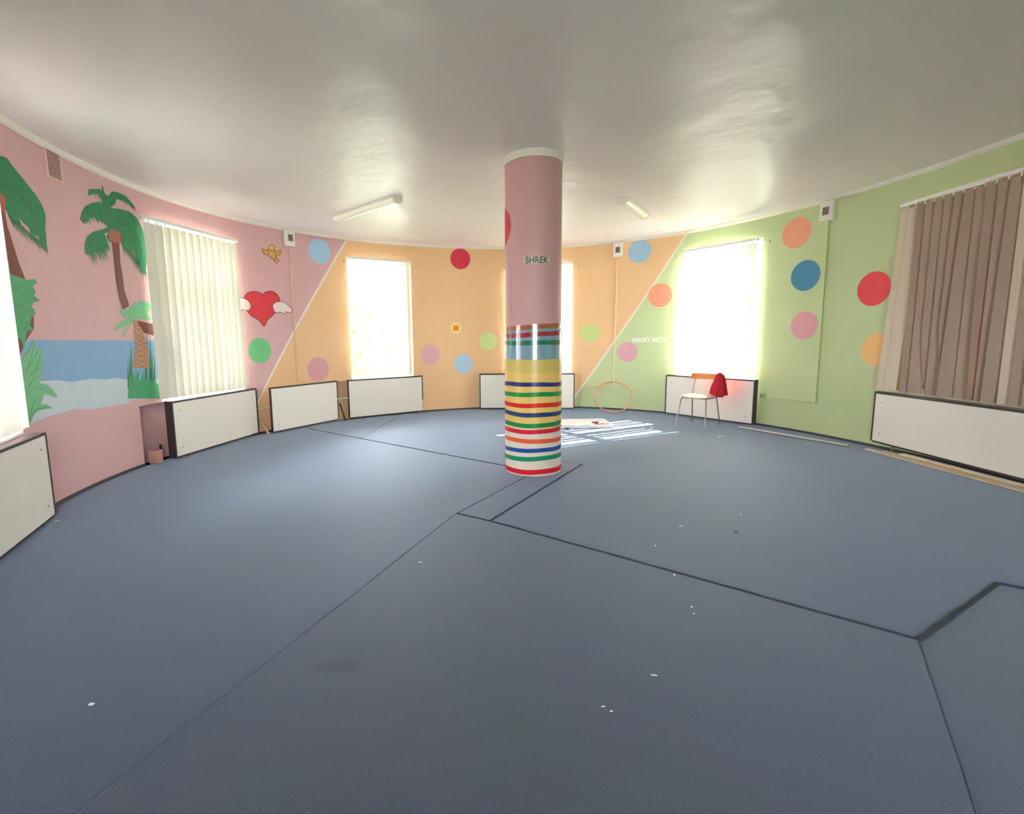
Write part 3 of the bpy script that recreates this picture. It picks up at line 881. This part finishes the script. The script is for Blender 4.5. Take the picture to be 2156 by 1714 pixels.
o = place_text('ANGRY BIRDS', .60, .085, lambda x, y: tuple(wp(a1 + math.degrees(x / S0), z1 + y * (1 + .15 * math.cos(x * 30)) + .004, .004)), mat('white_print', (246, 244, 236), .4), 'lettering_sticker', bold=.028)
tag(o, 'white lettering stuck on the green wall above the pink dot', 'sticker')

# ------------------------------------------------------------------ vertical blinds
def slat_mb(w, z0, z1, m=7, bow=.006, curl=0, twist=0.0, lean=0.0):
    mb = MB(); nz = 14; th = .0012
    vs = []
    for side in (0, 1):
        for k in range(nz + 1):
            t = k / nz; z = z1 + (z0 - z1) * t
            a = twist * t
            for i in range(m):
                u = (i / (m - 1) - .5) * w
                y = bow * (1 - (2 * u / w) ** 2) + (th if side else 0)
                x = u
                x, y = x * math.cos(a) - y * math.sin(a), x * math.sin(a) + y * math.cos(a)
                x += lean * t + curl * max(0, t - .6) ** 2
                vs.append((x, y, z))
    fs = []
    o = (nz + 1) * m
    for k in range(nz):
        for i in range(m - 1):
            p = k * m + i
            fs.append((p, p + 1, p + m + 1, p + m)); fs.append((o + p, o + p + m, o + p + m + 1, o + p + 1))
    for k in range(nz):
        fs.append((k * m, k * m + m, o + k * m + m, o + k * m)); q = k * m + m - 1
        fs.append((q, o + q, o + q + m, q + m))
    for i in range(m - 1):
        fs.append((i, o + i, o + i + 1, i + 1)); q = nz * m + i; fs.append((q, q + 1, o + q + 1, o + q))
    return mb.add(vs, fs)
def blind(idx, a0, a1, ztop, zbot, n, ang, label, m_slat, width=.115, off=.10, skip=(), special=None, rail_over=.03, angs=None, first_m=None):
    mid, rz, wd = chord(a0, a1, off)
    root = thing('vertical_blind', label, 'blind', (mid.x, mid.y, 0), rz, 'vertical blinds')
    MB().box(-wd / 2 - rail_over, wd / 2 + rail_over, -.022, .022, ztop, ztop + .035).box(-wd / 2 - rail_over, wd / 2 + rail_over - .08, .022, .05, ztop + .012, ztop + .05).build('headrail', M_PVC, root, bevel=.004)
    cl = MB().box(-.006, .006, -.004, .004, ztop - .035, ztop)
    clip_me = None
    me_cache = {}
    for i in range(n):
        if i in skip: continue
        x = -wd / 2 + wd * (i + .5) / n
        key = special.get(i) if special else None
        mm = (first_m or {}).get(i, m_slat)
        ck = (key and tuple(sorted(key.items())), mm.name)
        if ck not in me_cache:
            kw = key or {}
            s = slat_mb(width, zbot, ztop - .03, **kw).build('slat', mm, root, smooth=True)
            me_cache[ck] = s.data
        else:
            s = bpy.data.objects.new('slat', me_cache[ck]); COL.objects.link(s); s.parent = root
        s.location = (x, 0, 0)
        a = (angs[i] if angs else ang + random.uniform(-3, 3))
        s.rotation_euler = (0, 0, R_(a))
        if clip_me is None:
            c = cl.build('clip', M_PVC, root); clip_me = c.data
        else:
            c = bpy.data.objects.new('clip', clip_me); COL.objects.link(c); c.parent = root
        c.location = (x, 0, 0)
    return root
blind(0, -124.8, -110.2, 2.80, .79, 13, -52, 'white slatted blind cut off by the left edge of the picture', M_SLATW)
blind(1, -83.2, -65.0, 2.79, .75, 13, -22, 'cream vertical blind nearly closed over the pink wall window', M_SLAT, angs=[-8, -20, -24, -25, -22, -24, -26, -28, -22, -40, -20, -24, -12])
blind(2, -39.0, -24.2, 2.79, .76, 11, 48, 'white vertical blind with open slats and greenery showing behind', M_SLATO, width=.11)
blind(3, 1.2, 16.6, 2.79, .76, 11, 23, 'white vertical blind half hidden behind the column', M_SLATW, width=.11)
blind(4, 42.6, 57.6, 2.79, .76, 11, 28, 'sunlit white vertical blind behind the chair', M_SLATW, width=.108,
      angs=[14, 36, 20, 62, 24, 40, 16, 34, 60, 22, 12])
sp5 = {0: dict(lean=-.11), 1: dict(lean=-.09), 4: dict(curl=.45), 6: dict(curl=.7, lean=-.02), 7: dict(lean=-.05), 9: dict(twist=1.1), 11: dict(lean=-.03, twist=.4)}
blind(5, 83.2, 103, 2.79, .73, 15, 30, 'wide beige vertical blind with crumpled slats at the right edge', M_SLATB, width=.125, special=sp5,
      angs=[8, 14, 50, 30, 36, 28, 40, 44, 20, 34, 26, 30, 18, 30, 30], first_m={0: M_SLATL, 1: M_SLATL, 12: M_SLATL})

# thin curtain rods behind the blinds
def rod(a0, a1, z, label):
    mid, rz, wd = chord(a0, a1, .028)
    r = thing('curtain_rod', label, 'curtain rod', (mid.x, mid.y, 0), rz, 'thin curtain rods')
    MB().tube([(-wd / 2, 0, z), (wd / 2, 0, z)], .006, 8).build('rod', M_WHITE, r, smooth=True)
    for s in (-1, 1):
        MB().tube([(s * wd / 2, 0, z), (s * (wd / 2 + .02), 0, z)], [.011, .011], 10).build('finial', M_METAL, r, smooth=True)
        MB().tube([(s * (wd / 2 - .05), 0, z), (s * (wd / 2 - .05), .05, z)], .005, 8).build('bracket', M_METAL, r, smooth=True)
rod(-40.0, -22.4, 2.76, 'thin white rod above the window with open slats')
rod(.4, 18.2, 2.76, 'thin rod end showing right of the column')
rod(40.6, 59.6, 2.76, 'thin rod above the sunlit blind on green')

# ------------------------------------------------------------------ white radiator covers
def cover(p, q, label, h=.70, depth=.10, zb=.045, bevel_top=True, broken=None, wide=True):
    d = q - p; rz = math.atan2(d.y, d.x); w = d.length / 2
    out = Vector((-d.y, d.x, 0)).normalized()
    def room(v):
        t = math.atan2(v.x - CX, v.y - CY); dg = math.degrees(t)
        nic = .11 if any(k[0] < dg < k[1] for k in NICHE.values()) else 0
        return RW(t) + nic - math.hypot(v.x - CX, v.y - CY)
    dn = d.normalized() * .014
    clear = min(room(p - dn + out * depth), room(q + dn + out * depth))
    if clear < .006: depth += clear - .006
    if depth < .03:
        p = p - out * (.03 - depth); q = q - out * (.03 - depth); depth = .03
    mid = (p + q) / 2
    r = thing('radiator_cover', label, 'radiator cover', (mid.x, mid.y, 0), rz, 'white radiator covers')
    MB().box(-w + .004, w - .004, 0, .016, zb + .004, h - .004).build('front_panel', M_BOARD, r, bevel=.002)
    e = .014
    MB().box(-w - .012, -w + .006, -.006, depth, zb, h).build('side_edge', M_EDGE, r, bevel=.003)
    MB().box(w - .006, w + .012, -.006, depth, (zb if broken != 'right' else .26), h).build('side_edge', M_EDGE, r, bevel=.003)
    MB().box(-w - .012, w + .012, -.004, depth, h - .002, h + .02).build('top_edge', M_EDGE, r, bevel=.003)
    MB().box(-w, w, .004, depth * .7, zb - .016, zb + .004).build('bottom_edge', M_EDGE, r, bevel=.002)
    for sx in (-1, 1):
        MB().tube([(sx * w * .72, .014, .013), (sx * w * .72, .014, zb)], .012, 10).build('foot', M_METAL, r, smooth=True)
        for z in (zb + .10, h - .10):
            MB().tube([(sx * (w - .10), .0, z), (sx * (w - .10), -.004, z)], .007, 10).build('screw', M_METAL, r, smooth=True)
    return r
V2 = lambda x, y: Vector((x, y, 0))
cover(V2(-2.92, 2.62), V2(-3.36, 3.70), 'white board cover with dark edging at the left edge of the picture')
cover(V2(-3.52, 5.58), V2(-3.19, 7.06), 'white radiator cover below the cream blind')
cover(V2(-3.02, 7.12), V2(-2.33, 8.22), 'white radiator cover between the two left windows, below the mauve dot')
cover(V2(-2.12, 8.32), V2(-.90, 9.06), 'white radiator cover below the window with open slats', broken='right')
cover(V2(.22, 9.28), V2(2.02, 9.10), 'white radiator cover partly hidden by the column')
cover(V2(3.50, 8.38), V2(4.32, 7.16), 'white radiator cover behind the chair with the red cloth')
cover(V2(4.90, 5.68), V2(4.87, 3.70), 'long white radiator cover below the beige blind', h=.68, zb=.10)

# ------------------------------------------------------------------ ventilation boxes, grille, trunking
def vent_box(px, py, label):
    a, z = on_wall(px, py); p = wp(a)
    r = thing('ventilation_box', label, 'ventilation box', (p.x, p.y, z), -R_(a), 'white ventilation boxes under the ceiling')
    MB().box(-.085, .085, -.055, 0, -.125, .125).build('housing', M_WHITE, r, bevel=.006)
    MB().box(-.05, .05, -.062, -.055, -.06, .06).build('surround', M_PVC, r, bevel=.003)
    g = MB()
    for k in range(6): g.box(-.036, .036, -.067, -.062, -.044 + k * .016, -.037 + k * .016)
    MB().box(-.04, .04, -.064, -.062, -.05, .05).build('opening', mat('vent_brown', (112, 92, 78), .7), r)
    g.build('grille', mat('vent_slats', (150, 132, 116), .6), r)
vent_box(607, 502, 'white ventilation box above the yellow bird on pink')
vent_box(1302, 527, 'white ventilation box on the orange wall beside the blue dot')
vent_box(1745, 445, 'white ventilation box high on the green wall')
a, z = on_wall(110, 344); p = wp(a)
r = thing('air_grille', 'pink painted air grille high on the left wall above the palms', 'air grille', (p.x, p.y, z), -R_(a))
mb = MB(); mb.box(-.10, -.08, -.018, 0, -.15, .15).box(.08, .10, -.018, 0, -.15, .15).box(-.08, .08, -.018, 0, -.15, -.13).box(-.08, .08, -.018, 0, .13, .15)
mb.build('frame', mat('pink_frame', (232, 190, 182), .5), r, bevel=.002)
MB().box(-.08, .08, -.004, -.001, -.13, .13).build('backing', mat('grille_dark', (120, 90, 84), .8), r)
mb = MB()
for k in range(12):
    mb.box(-.08, .08, -.012, -.008, -.122 + k * .0215, -.112 + k * .0215)
for k in range(7): mb.box(-.072 + k * .024 - .003, -.072 + k * .024 + .003, -.010, -.006, -.13, .13)
mb.build('mesh', mat('grille_wire', (196, 158, 148), .7), r)
def trunk(pts, label, rgb, r=.009):
    path = []
    for (a, z), (b, z2) in zip(pts[:-1], pts[1:]):
        n = max(1, int(abs(b - a) / 1.0))
        for i in range(n): path.append(wp(a + (b - a) * i / n, z + (z2 - z) * i / n, .011))
    path.append(wp(pts[-1][0], pts[-1][1], .011))
    mb = MB()
    for p, q in zip(path[:-1], path[1:]): mb.tube([p, q], r * 1.15, 4)
    o = mb.build('cable_trunking', mat('trunk_%d_%d_%d' % rgb, rgb, .5), bevel=.001)
    tag(o, label, 'cable trunking', 'cable trunking on the walls')
w1 = [on_wall(608, 522), on_wall(627, 802)]
trunk([w1[0], (w1[1][0], w1[1][1])], 'thin trunking dropping from the left ventilation box to the white cover', (224, 178, 150))
w2 = [on_wall(1300, 545), on_wall(1292, 813), on_wall(1243, 811)]
trunk([w2[0], w2[1], w2[2]], 'trunking dropping to a short bend behind the hoop', (238, 208, 160))
w3 = [on_wall(1746, 466), on_wall(1718, 848), on_wall(1610, 836)]
trunk([w3[0], w3[1], w3[2]], 'green painted trunking dropping from the high box and turning left', (190, 208, 142))
a, z = on_wall(1607, 833); p = wp(a)
r = thing('wall_socket', 'small green painted socket box at the end of the trunking', 'socket', (p.x, p.y, z), -R_(a))
MB().box(-.04, .04, -.035, 0, -.04, .04).build('back_box', mat('socket_green', (176, 200, 150), .5), r, bevel=.006)
MB().tube([(0, -.035, 0), (0, -.045, 0)], .024, 18).build('socket_face', mat('socket_face', (150, 170, 134), .5), r, smooth=True)
# heating pipe showing in the gaps between the covers
path = [wp(t, .40, .035 if not any(w[0] < t < w[1] for w in NICHE.values()) else .035) for t in range(-66, -36, 2)]
tag(MB().tube(path, .011, 10).build('heating_pipe', M_WHITE, smooth=True), 'thin white heating pipe running behind the left radiator covers', 'pipe')
path = [wp(t, .74, .03) for t in range(20, 26, 1)]
# pink pipe box at the left niche
p = wp(-84.2, 0, -.02)
r = thing('pipe_box', 'small pink painted pipe box on the floor beside the cream blind cover', 'pipe box', (p.x, p.y, .012), R_(84.2))
MB().box(-.05, .05, -.10, .0, 0, .15).build('box_body', mat('pipe_box_pink', (204, 150, 140), .6), r, bevel=.004)
MB().tube([(.075, -.06, 0), (.075, -.06, .20)], .012, 10).build('pipe', M_DARK, r, smooth=True)
# loose wooden offcuts leaning in the gaps between the covers
WOOD = mat('raw_wood', (202, 170, 132), .6, noise=.2, nscale=18)
def stick(p, q, label, m, rx=.018, ry=.008):
    p, q = Vector(p), Vector(q); d = (q - p); L = d.length
    o = MB().box(-rx, rx, -ry, ry, 0, L).build('wooden_offcut', m, bevel=.002)
    o.location = p; o.rotation_mode = 'QUATERNION'; o.rotation_quaternion = d.to_track_quat('Z', 'Y')
    tag(o, label, 'wood offcut', 'loose wooden offcuts')
stick((-3.02, 7.03, .02), (-3.20, 7.12, .26), 'pale wooden offcut leaning in the gap between the first two covers', WOOD)
stick((-2.16, 8.17, .02), (-2.30, 8.36, .30), 'dark wooden stick leaning in the gap before the third cover', M_EDGE, .012, .006)

# ------------------------------------------------------------------ ceiling lights
def batten(p, q, label):
    d = q - p; mid = (p + q) / 2; L = d.length / 2
    r = thing('ceiling_light', label, 'ceiling light', (mid.x, mid.y, CEIL), math.atan2(d.y, d.x), 'fluorescent ceiling battens')
    prof = [(-.07, -.018), (-.062, -.048), (-.04, -.066), (0, -.072), (.04, -.066), (.062, -.048), (.07, -.018)]
    MB().prism(prof, -L + .03, L - .03).build('diffuser', mat('diffuser', (248, 244, 236), .25, noise=.01), r, smooth=True)
    MB().box(-L + .02, L - .02, -.08, .08, -.02, 0).build('base_tray', M_WHITE, r, bevel=.004)
    pe = [(y * 1.08, z * 1.05 - .001) for y, z in prof]
    for s in (-1, 1):
        MB().prism([(-.075, 0)] + pe + [(.075, 0)], s * L - .03 if s > 0 else -L, L if s > 0 else -L + .03).build('end_cap', M_WHITE, r, bevel=.002)
batten(at_z(708, 464, CEIL - .04), at_z(838, 422, CEIL - .04), 'long white ceiling light left of the column')
batten(at_z(1311, 424, CEIL - .04), at_z(1357, 456, CEIL - .04), 'white ceiling light right of the column')

# ------------------------------------------------------------------ chair with red cloth
fl_, fr_, bl_, br_ = [fp(*p) for p in ((1430, 894), (1478, 903), (1459, 889), (1511, 892))]
mid = (fl_ + fr_ + bl_ + br_) / 4
back = ((bl_ + br_) / 2 - (fl_ + fr_) / 2)
rz = math.atan2(back.y, back.x) - math.pi / 2
ch = thing('chair', 'metal framed chair with orange wooden backrest before the sunlit window cover', 'chair', (mid.x, mid.y, .012), rz)
CHW = mat('chair_orange_wood', (214, 128, 64), .35, noise=.15, nscale=14)
CHS = mat('chair_seat', (232, 186, 140), .3, noise=.08, nscale=14)
hw, hd, hs = .19, .19, .445
for sx in (-1, 1):
    MB().tube([(sx * .23, -.24, 0), (sx * .195, -.185, hs - .05), (sx * .185, -.165, hs - .02), (sx * .17, -.13, hs - .008)], .010, 10).build('leg', M_METAL, ch, smooth=True)
    MB().tube([(sx * .22, .25, 0), (sx * .19, .17, hs - .02), (sx * .185, .19, hs + .15), (sx * .18, .225, .74)], .010, 10).build('leg', M_METAL, ch, smooth=True)
    MB().tube([(sx * .185, -.165, hs - .012), (sx * .19, .17, hs - .012)], .009, 8).build('side_rail', M_METAL, ch, smooth=True)
MB().tube([(-.185, -.165, hs - .012), (.185, -.165, hs - .012)], .009, 8).build('front_rail', M_METAL, ch, smooth=True)
se = MB(); nx, ny = 10, 10; vs = []
for s in (0, 1):
    for j in range(ny + 1):
        for i in range(nx + 1):
            u, v = i / nx * 2 - 1, j / ny * 2 - 1
            k = 1 - .06 * (abs(u) ** 6 + abs(v) ** 6)
            vs.append((u * .21 * k, v * .20 * k, hs + .012 * (abs(u) ** 2) - .012 * max(0, -v) ** 3 + (.012 if s else 0)))
fs = []; o_ = (nx + 1) * (ny + 1)
for j in range(ny):
    for i in range(nx):
        p = j * (nx + 1) + i
        fs += [(p, p + nx + 1, p + nx + 2, p + 1), (o_ + p, o_ + p + 1, o_ + p + nx + 2, o_ + p + nx + 1)]
for i in range(nx):
    fs.append((i, i + 1, o_ + i + 1, o_ + i)); q = ny * (nx + 1) + i; fs.append((q, o_ + q, o_ + q + 1, q + 1))
for j in range(ny):
    p = j * (nx + 1); fs.append((p, o_ + p, o_ + p + nx + 1, p + nx + 1)); q = p + nx; fs.append((q, q + nx + 1, o_ + q + nx + 1, o_ + q))
se.add(vs, fs).build('seat', CHS, ch, smooth=True)
bk = MB(); vs = []; n = 14
for i in range(n + 1):
    x = (i / n - .5) * .46; y = .235 + .05 * (1 - (2 * x / .46) ** 2) - .05
    for dy, z in ((-.007, .70), (.007, .70), (.009, .79), (-.005, .79)):
        vs.append((x, y + dy + (.012 if z > .75 else 0), z))
fs = [(0, 1, 2, 3), (4 * n, 4 * n + 3, 4 * n + 2, 4 * n + 1)]
for i in range(n):
    for k in range(4): fs.append((4 * i + k, 4 * i + 4 + k, 4 * i + 4 + (k + 1) % 4, 4 * i + (k + 1) % 4))
bk.add(vs, fs).build('backrest', CHW, ch, smooth=True, bevel=.004)
# cloth over the right end of the backrest (as seen from the room)
RED = mat('red_cloth', (196, 28, 48), .8, noise=.2, nscale=30, trans=.2)
vs = []; nu, nv = 40, 20
for k in range(nv + 1):
    t = k / nv
    z = .815 - t * .36 - (.015 * math.sin(6 * t))
    wx = .055 + .065 * t ** .8; wy = .038 + .035 * t
    for i in range(nu):
        a = 2 * math.pi * i / nu
        pl_ = 1 + (.05 + .16 * t) * math.sin(7 * a + 1.5 * t) + .06 * math.sin(3 * a + 5 * t)
        cap = math.sin(min(1, t * 7 + .1) * math.pi / 2)
        vs.append((wx * pl_ * cap * math.cos(a), wy * pl_ * cap * math.sin(a), z + .02 * t * math.sin(2 * a + 1)))
fs = []
for k in range(nv):
    for i in range(nu): fs.append((k * nu + i, k * nu + (i + 1) % nu, (k + 1) * nu + (i + 1) % nu, (k + 1) * nu + i))
fs.append(tuple(range(nu)))
inner = [(x * .8, y * .8, z) for x, y, z in vs]
mbc = MB().add(vs, fs); o_ = len(vs)
cl = mbc.build('red_cloth', RED, smooth=True)
sd = cl.modifiers.new('thick', 'SOLIDIFY'); sd.thickness = .004
v = Matrix.Rotation(rz, 4, 'Z') @ Vector((.20, .215, 0))
cl.location = (mid.x + v.x, mid.y + v.y, .012); cl.rotation_euler = (0, 0, rz)
tag(cl, 'crumpled red cloth hanging over the backrest of the chair', 'cloth')

# ------------------------------------------------------------------ hoop leaning on the wall
hb = at_z(1280, 878, .012)
ha, hz = on_wall(1278, 797)
topw = wp(ha, .0, .03)
rad = .335
base = Vector((hb.x, hb.y, .012 + .012))
dirp = Vector((topw.x - base.x, topw.y - base.y, 0)); run = min(dirp.length, .42)
upv = Vector((dirp.x, dirp.y, 0)).normalized() * run + Vector((0, 0, math.sqrt((2 * rad) ** 2 - run ** 2)))
upv.normalize(); side = Vector((upv.y, -upv.x, 0)).normalized()
cen = base + upv * rad
# keep the top touching the wall face
tp = cen + upv * rad; rr_ = Vector((tp.x - CX, tp.y - CY)); tt = math.atan2(rr_.x, rr_.y)
shift = (RW(tt) - .014) - rr_.length
sv = rr_.normalized() * shift
cen += Vector((sv.x, sv.y, 0))
pts = [cen + (upv * math.cos(2 * math.pi * i / 64) + side * math.sin(2 * math.pi * i / 64)) * rad for i in range(64)]
tag(MB().tube(pts, .011, 10, closed=True).build('hula_hoop', mat('hoop_pink', (232, 146, 122), .35), smooth=True), 'pink plastic hoop leaning against the green wall', 'hoop')

# ------------------------------------------------------------------ white tray and things on it
t0, t1, t2 = at_z(1180, 903, .012), at_z(1291, 901, .012), at_z(1290, 886, .012)
ex = (t1 - t0).normalized(); ey = Vector((-ex.y, ex.x, 0)); wx_, wy_ = .95, .55
r = thing('white_tray', 'flat white tray lying in the sun beside the column', 'tray', (t1.x - ex.x * wx_ / 2 + ey.x * wy_ / 2, t1.y - ex.y * wx_ / 2 + ey.y * wy_ / 2, .012), math.atan2(ex.y, ex.x))
MB().box(-wx_ / 2, wx_ / 2, -wy_ / 2, wy_ / 2, 0, .03).build('base', M_BOARD, r, bevel=.005)
mb = MB(); e = .02
mb.box(-wx_ / 2, wx_ / 2, -wy_ / 2, -wy_ / 2 + e, .03, .055).box(-wx_ / 2, wx_ / 2, wy_ / 2 - e, wy_ / 2, .03, .055)
mb.box(-wx_ / 2, -wx_ / 2 + e, -wy_ / 2 + e, wy_ / 2 - e, .03, .055).box(wx_ / 2 - e, wx_ / 2, -wy_ / 2 + e, wy_ / 2 - e, .03, .055)
mb.build('rim', M_BOARD, r, bevel=.004)
p = at_z(1253, 889.5, .045)
vs = []; fs = []
mb = MB().tube([(0, 0, 0), (0, 0, .006), (0, 0, .016), (0, 0, .022)], [.05, .062, .055, .03], 20)
o = mb.build('round_lid', mat('maroon_plastic', (84, 34, 44), .4), smooth=True); o.location = (p.x, p.y, .043)
tag(o, 'small dark maroon round lid lying on the white tray', 'lid')
p = at_z(1264, 894, .045)
o = MB().tube([(-.14, 0, 0), (.14, .01, 0)], .008, 8).build('red_stick', mat('red_plastic', (190, 60, 70), .4), smooth=True); o.location = (p.x, p.y, .053)
tag(o, 'thin red stick lying on the white tray', 'stick')
p = at_z(1194, 902.5, .02)
o = MB().tube([(-.05, 0, 0), (-.01, .01, 0), (.03, -.005, 0), (.05, .005, .004)], [.006, .012, .008, .004], 8).build('dark_scrap', M_DARK, smooth=True); o.location = (p.x, p.y - .03, .024)
tag(o, 'small black scrap on the carpet in front of the tray', 'scrap')

# ------------------------------------------------------------------ loose rail, laths and scraps on the floor
p, q = at_z(1556, 899, .03), at_z(1786, 938, .03)
path = []
for i in range(13):
    t = i / 12; x = p + (q - p) * t
    a = math.atan2(x.x - CX, x.y - CY); lim = RW(a) - .06
    rr = Vector((x.x - CX, x.y - CY)); 
    rr = rr.normalized() * min(rr.length, lim) if rr.length > lim - .12 else rr
    path.append((CX + rr.x, CY + rr.y, .028))
tag(MB().tube(path, .015, 10).build('metal_rail', mat('pale_metal_rail', (200, 192, 184), .3, metal=.3), smooth=True), 'long pale metal rail lying along the foot of the green wall', 'rail')
for k, (o0, z0, lab) in enumerate(((.05, .013, 'pale wooden lath lowest under the long white cover'), (.025, .031, 'middle wooden lath under the long white cover'), (.0, .049, 'top wooden lath under the long white cover'))):
    a = V2(4.80 - o0, 5.56 - k * .2); b = V2(4.86 - o0, 3.1)
    d = b - a; mid_ = (a + b) / 2
    o = MB().box(-d.length / 2, d.length / 2, -.03, .03, 0, .016).build('wooden_lath', mat('lath_wood_%d' % k, ((214, 196, 170), (196, 172, 140), (224, 208, 186))[k], .6, noise=.15, nscale=12), bevel=.002)
    o.location = (mid_.x, mid_.y, z0); o.rotation_euler = (0, 0, math.atan2(d.y, d.x))
    tag(o, lab, 'wooden lath', 'laths along the right cover')
SCR = mat('paper_scrap', (236, 236, 232), .7)
scr = [(192, 1483, .016, .010, 'white paper scrap at the lower left of the carpet'), (1433, 1108, .02, .004, 'white sliver on the carpet right of the column shadow'),
       (1380, 1149, .008, .007, 'tiny white crumb left of the dark pebble'), (1420, 1211, .009, .007, 'white crumb on the dark seam'), (1456, 1278, .008, .008, 'white crumb below the dark seam'),
       (1461, 1292, .007, .004, 'tiny white crumb just below another one'), (1377, 1422, .02, .0035, 'white thread lying in the right foreground'), (1270, 1488, .012, .003, 'short white thread in the middle foreground'),
       (1287, 1498, .008, .003, 'shorter white thread beside another in the middle foreground'), (885, 1184, .016, .006, 'white tipped scrap on the carpet left of the column'), (1560, 1083, .008, .005, 'tiny white crumb farthest right of the column'),
       (1518, 919, .07, .02, 'curved white scrap of paper near the chair'), (121, 1097, .03, .006, 'white splinter at the foot of the leftmost cover')]
for x, y, rx, ry, lab in scr:
    p = at_z(x, y, .014)
    n = 9; vs = []; rx *= .75; ry *= .75
    for zz in (0, .0022):
        for i in range(n):
            a = 2 * math.pi * i / n; k = random.uniform(.7, 1.15)
            vs.append((rx * k * math.cos(a), ry * k * math.sin(a), zz + .001 * math.sin(3 * a)))
    fs = [tuple(reversed(range(n))), tuple(range(n, 2 * n))] + [(i, (i + 1) % n, n + (i + 1) % n, n + i) for i in range(n)]
    o = MB().add(vs, fs).build('paper_scrap', SCR); o.location = (p.x, p.y, .0135); o.rotation_euler = (0, 0, random.uniform(-.5, .3))
    tag(o, lab, 'scrap', 'scraps on the carpet')
p = at_z(1550, 1121, .014)
bm = bmesh.new(); bmesh.ops.create_icosphere(bm, subdivisions=2, radius=.011)
for v in bm.verts: v.co *= random.uniform(.85, 1.1); v.co.z *= .6
me = bpy.data.meshes.new('pebble'); bm.to_mesh(me); bm.free(); me.materials.append(mat('pebble_grey', (60, 62, 68), .6))
o = bpy.data.objects.new('pebble', me); COL.objects.link(o); o.location = (p.x, p.y, .016)
tag(o, 'small dark pebble on the carpet right of the column', 'pebble')

# ------------------------------------------------------------------ outside
struct(MB().slab([(-40, -30), (40, -30), (40, 45), (-40, 45)], -.6, -.5).build('ground', mat('grass_ground', (140, 142, 120), .9, noise=.2, nscale=3)))
bld = thing('sun_block_building', 'brown brick building placed close outside the beige blind to block the sun', 'building', (7.6, 4.2, -.5))  # added and sized to keep direct sun off the beige blind
MB().box(0, 3, -3.6, 3.0, 0, 6.5).build('wall_block', mat('brown_brick', (84, 46, 36), .85, noise=.25, nscale=9, bump=.4), bld)
MB().box(-.2, 3.2, -3.8, 3.2, 6.5, 6.7).build('roof_edge', M_WHITE, bld)
BARK = mat('bark', (92, 74, 58), .9, noise=.2)
LEAF = mat('leaf_green', (62, 98, 40), .7, noise=.35, nscale=4, trans=.25)
def tree(x, y, h, r, label, n=1500):
    t = thing('tree', label, 'tree', (x, y, -.5), 0, 'trees outside the windows')
    MB().tube([(0, 0, 0), (.1, 0, h * .4), (0, .1, h * .75)], [.16, .12, .05], 8).build('trunk', BARK, t, smooth=True)
    mb = MB(); vs = []; fs = []
    for k in range(n):
        d_ = Vector((random.gauss(0, 1), random.gauss(0, 1), random.gauss(0, 1))).normalized() * r * random.uniform(.3, 1) ** .5
        c = Vector((d_.x, d_.y, h * .62 + d_.z * 1.15))
        u = Vector((random.gauss(0, 1), random.gauss(0, 1), random.gauss(0, 1))).normalized(); w_ = u.orthogonal().normalized()
        s = random.uniform(.06, .12); o = len(vs)
        vs += [c - u * s, c + w_ * s * .45, c + u * s, c - w_ * s * .45]; fs.append((o, o + 1, o + 2, o + 3))
    mb.add(vs, fs).build('crown', LEAF, t)
tree(-3.0, 12.4, 2.9, 1.2, 'green tree seen through the open slats left of the column')
tree(-.6, 15.2, 3.0, 1.1, 'smaller green tree right of its neighbour behind the open slats')
tree(-8.2, 8.6, 2.8, 1.0, 'low tree behind the cream blind')
tree(9.6, 11.9, 2.6, .9, 'low tree behind the sunlit blind')
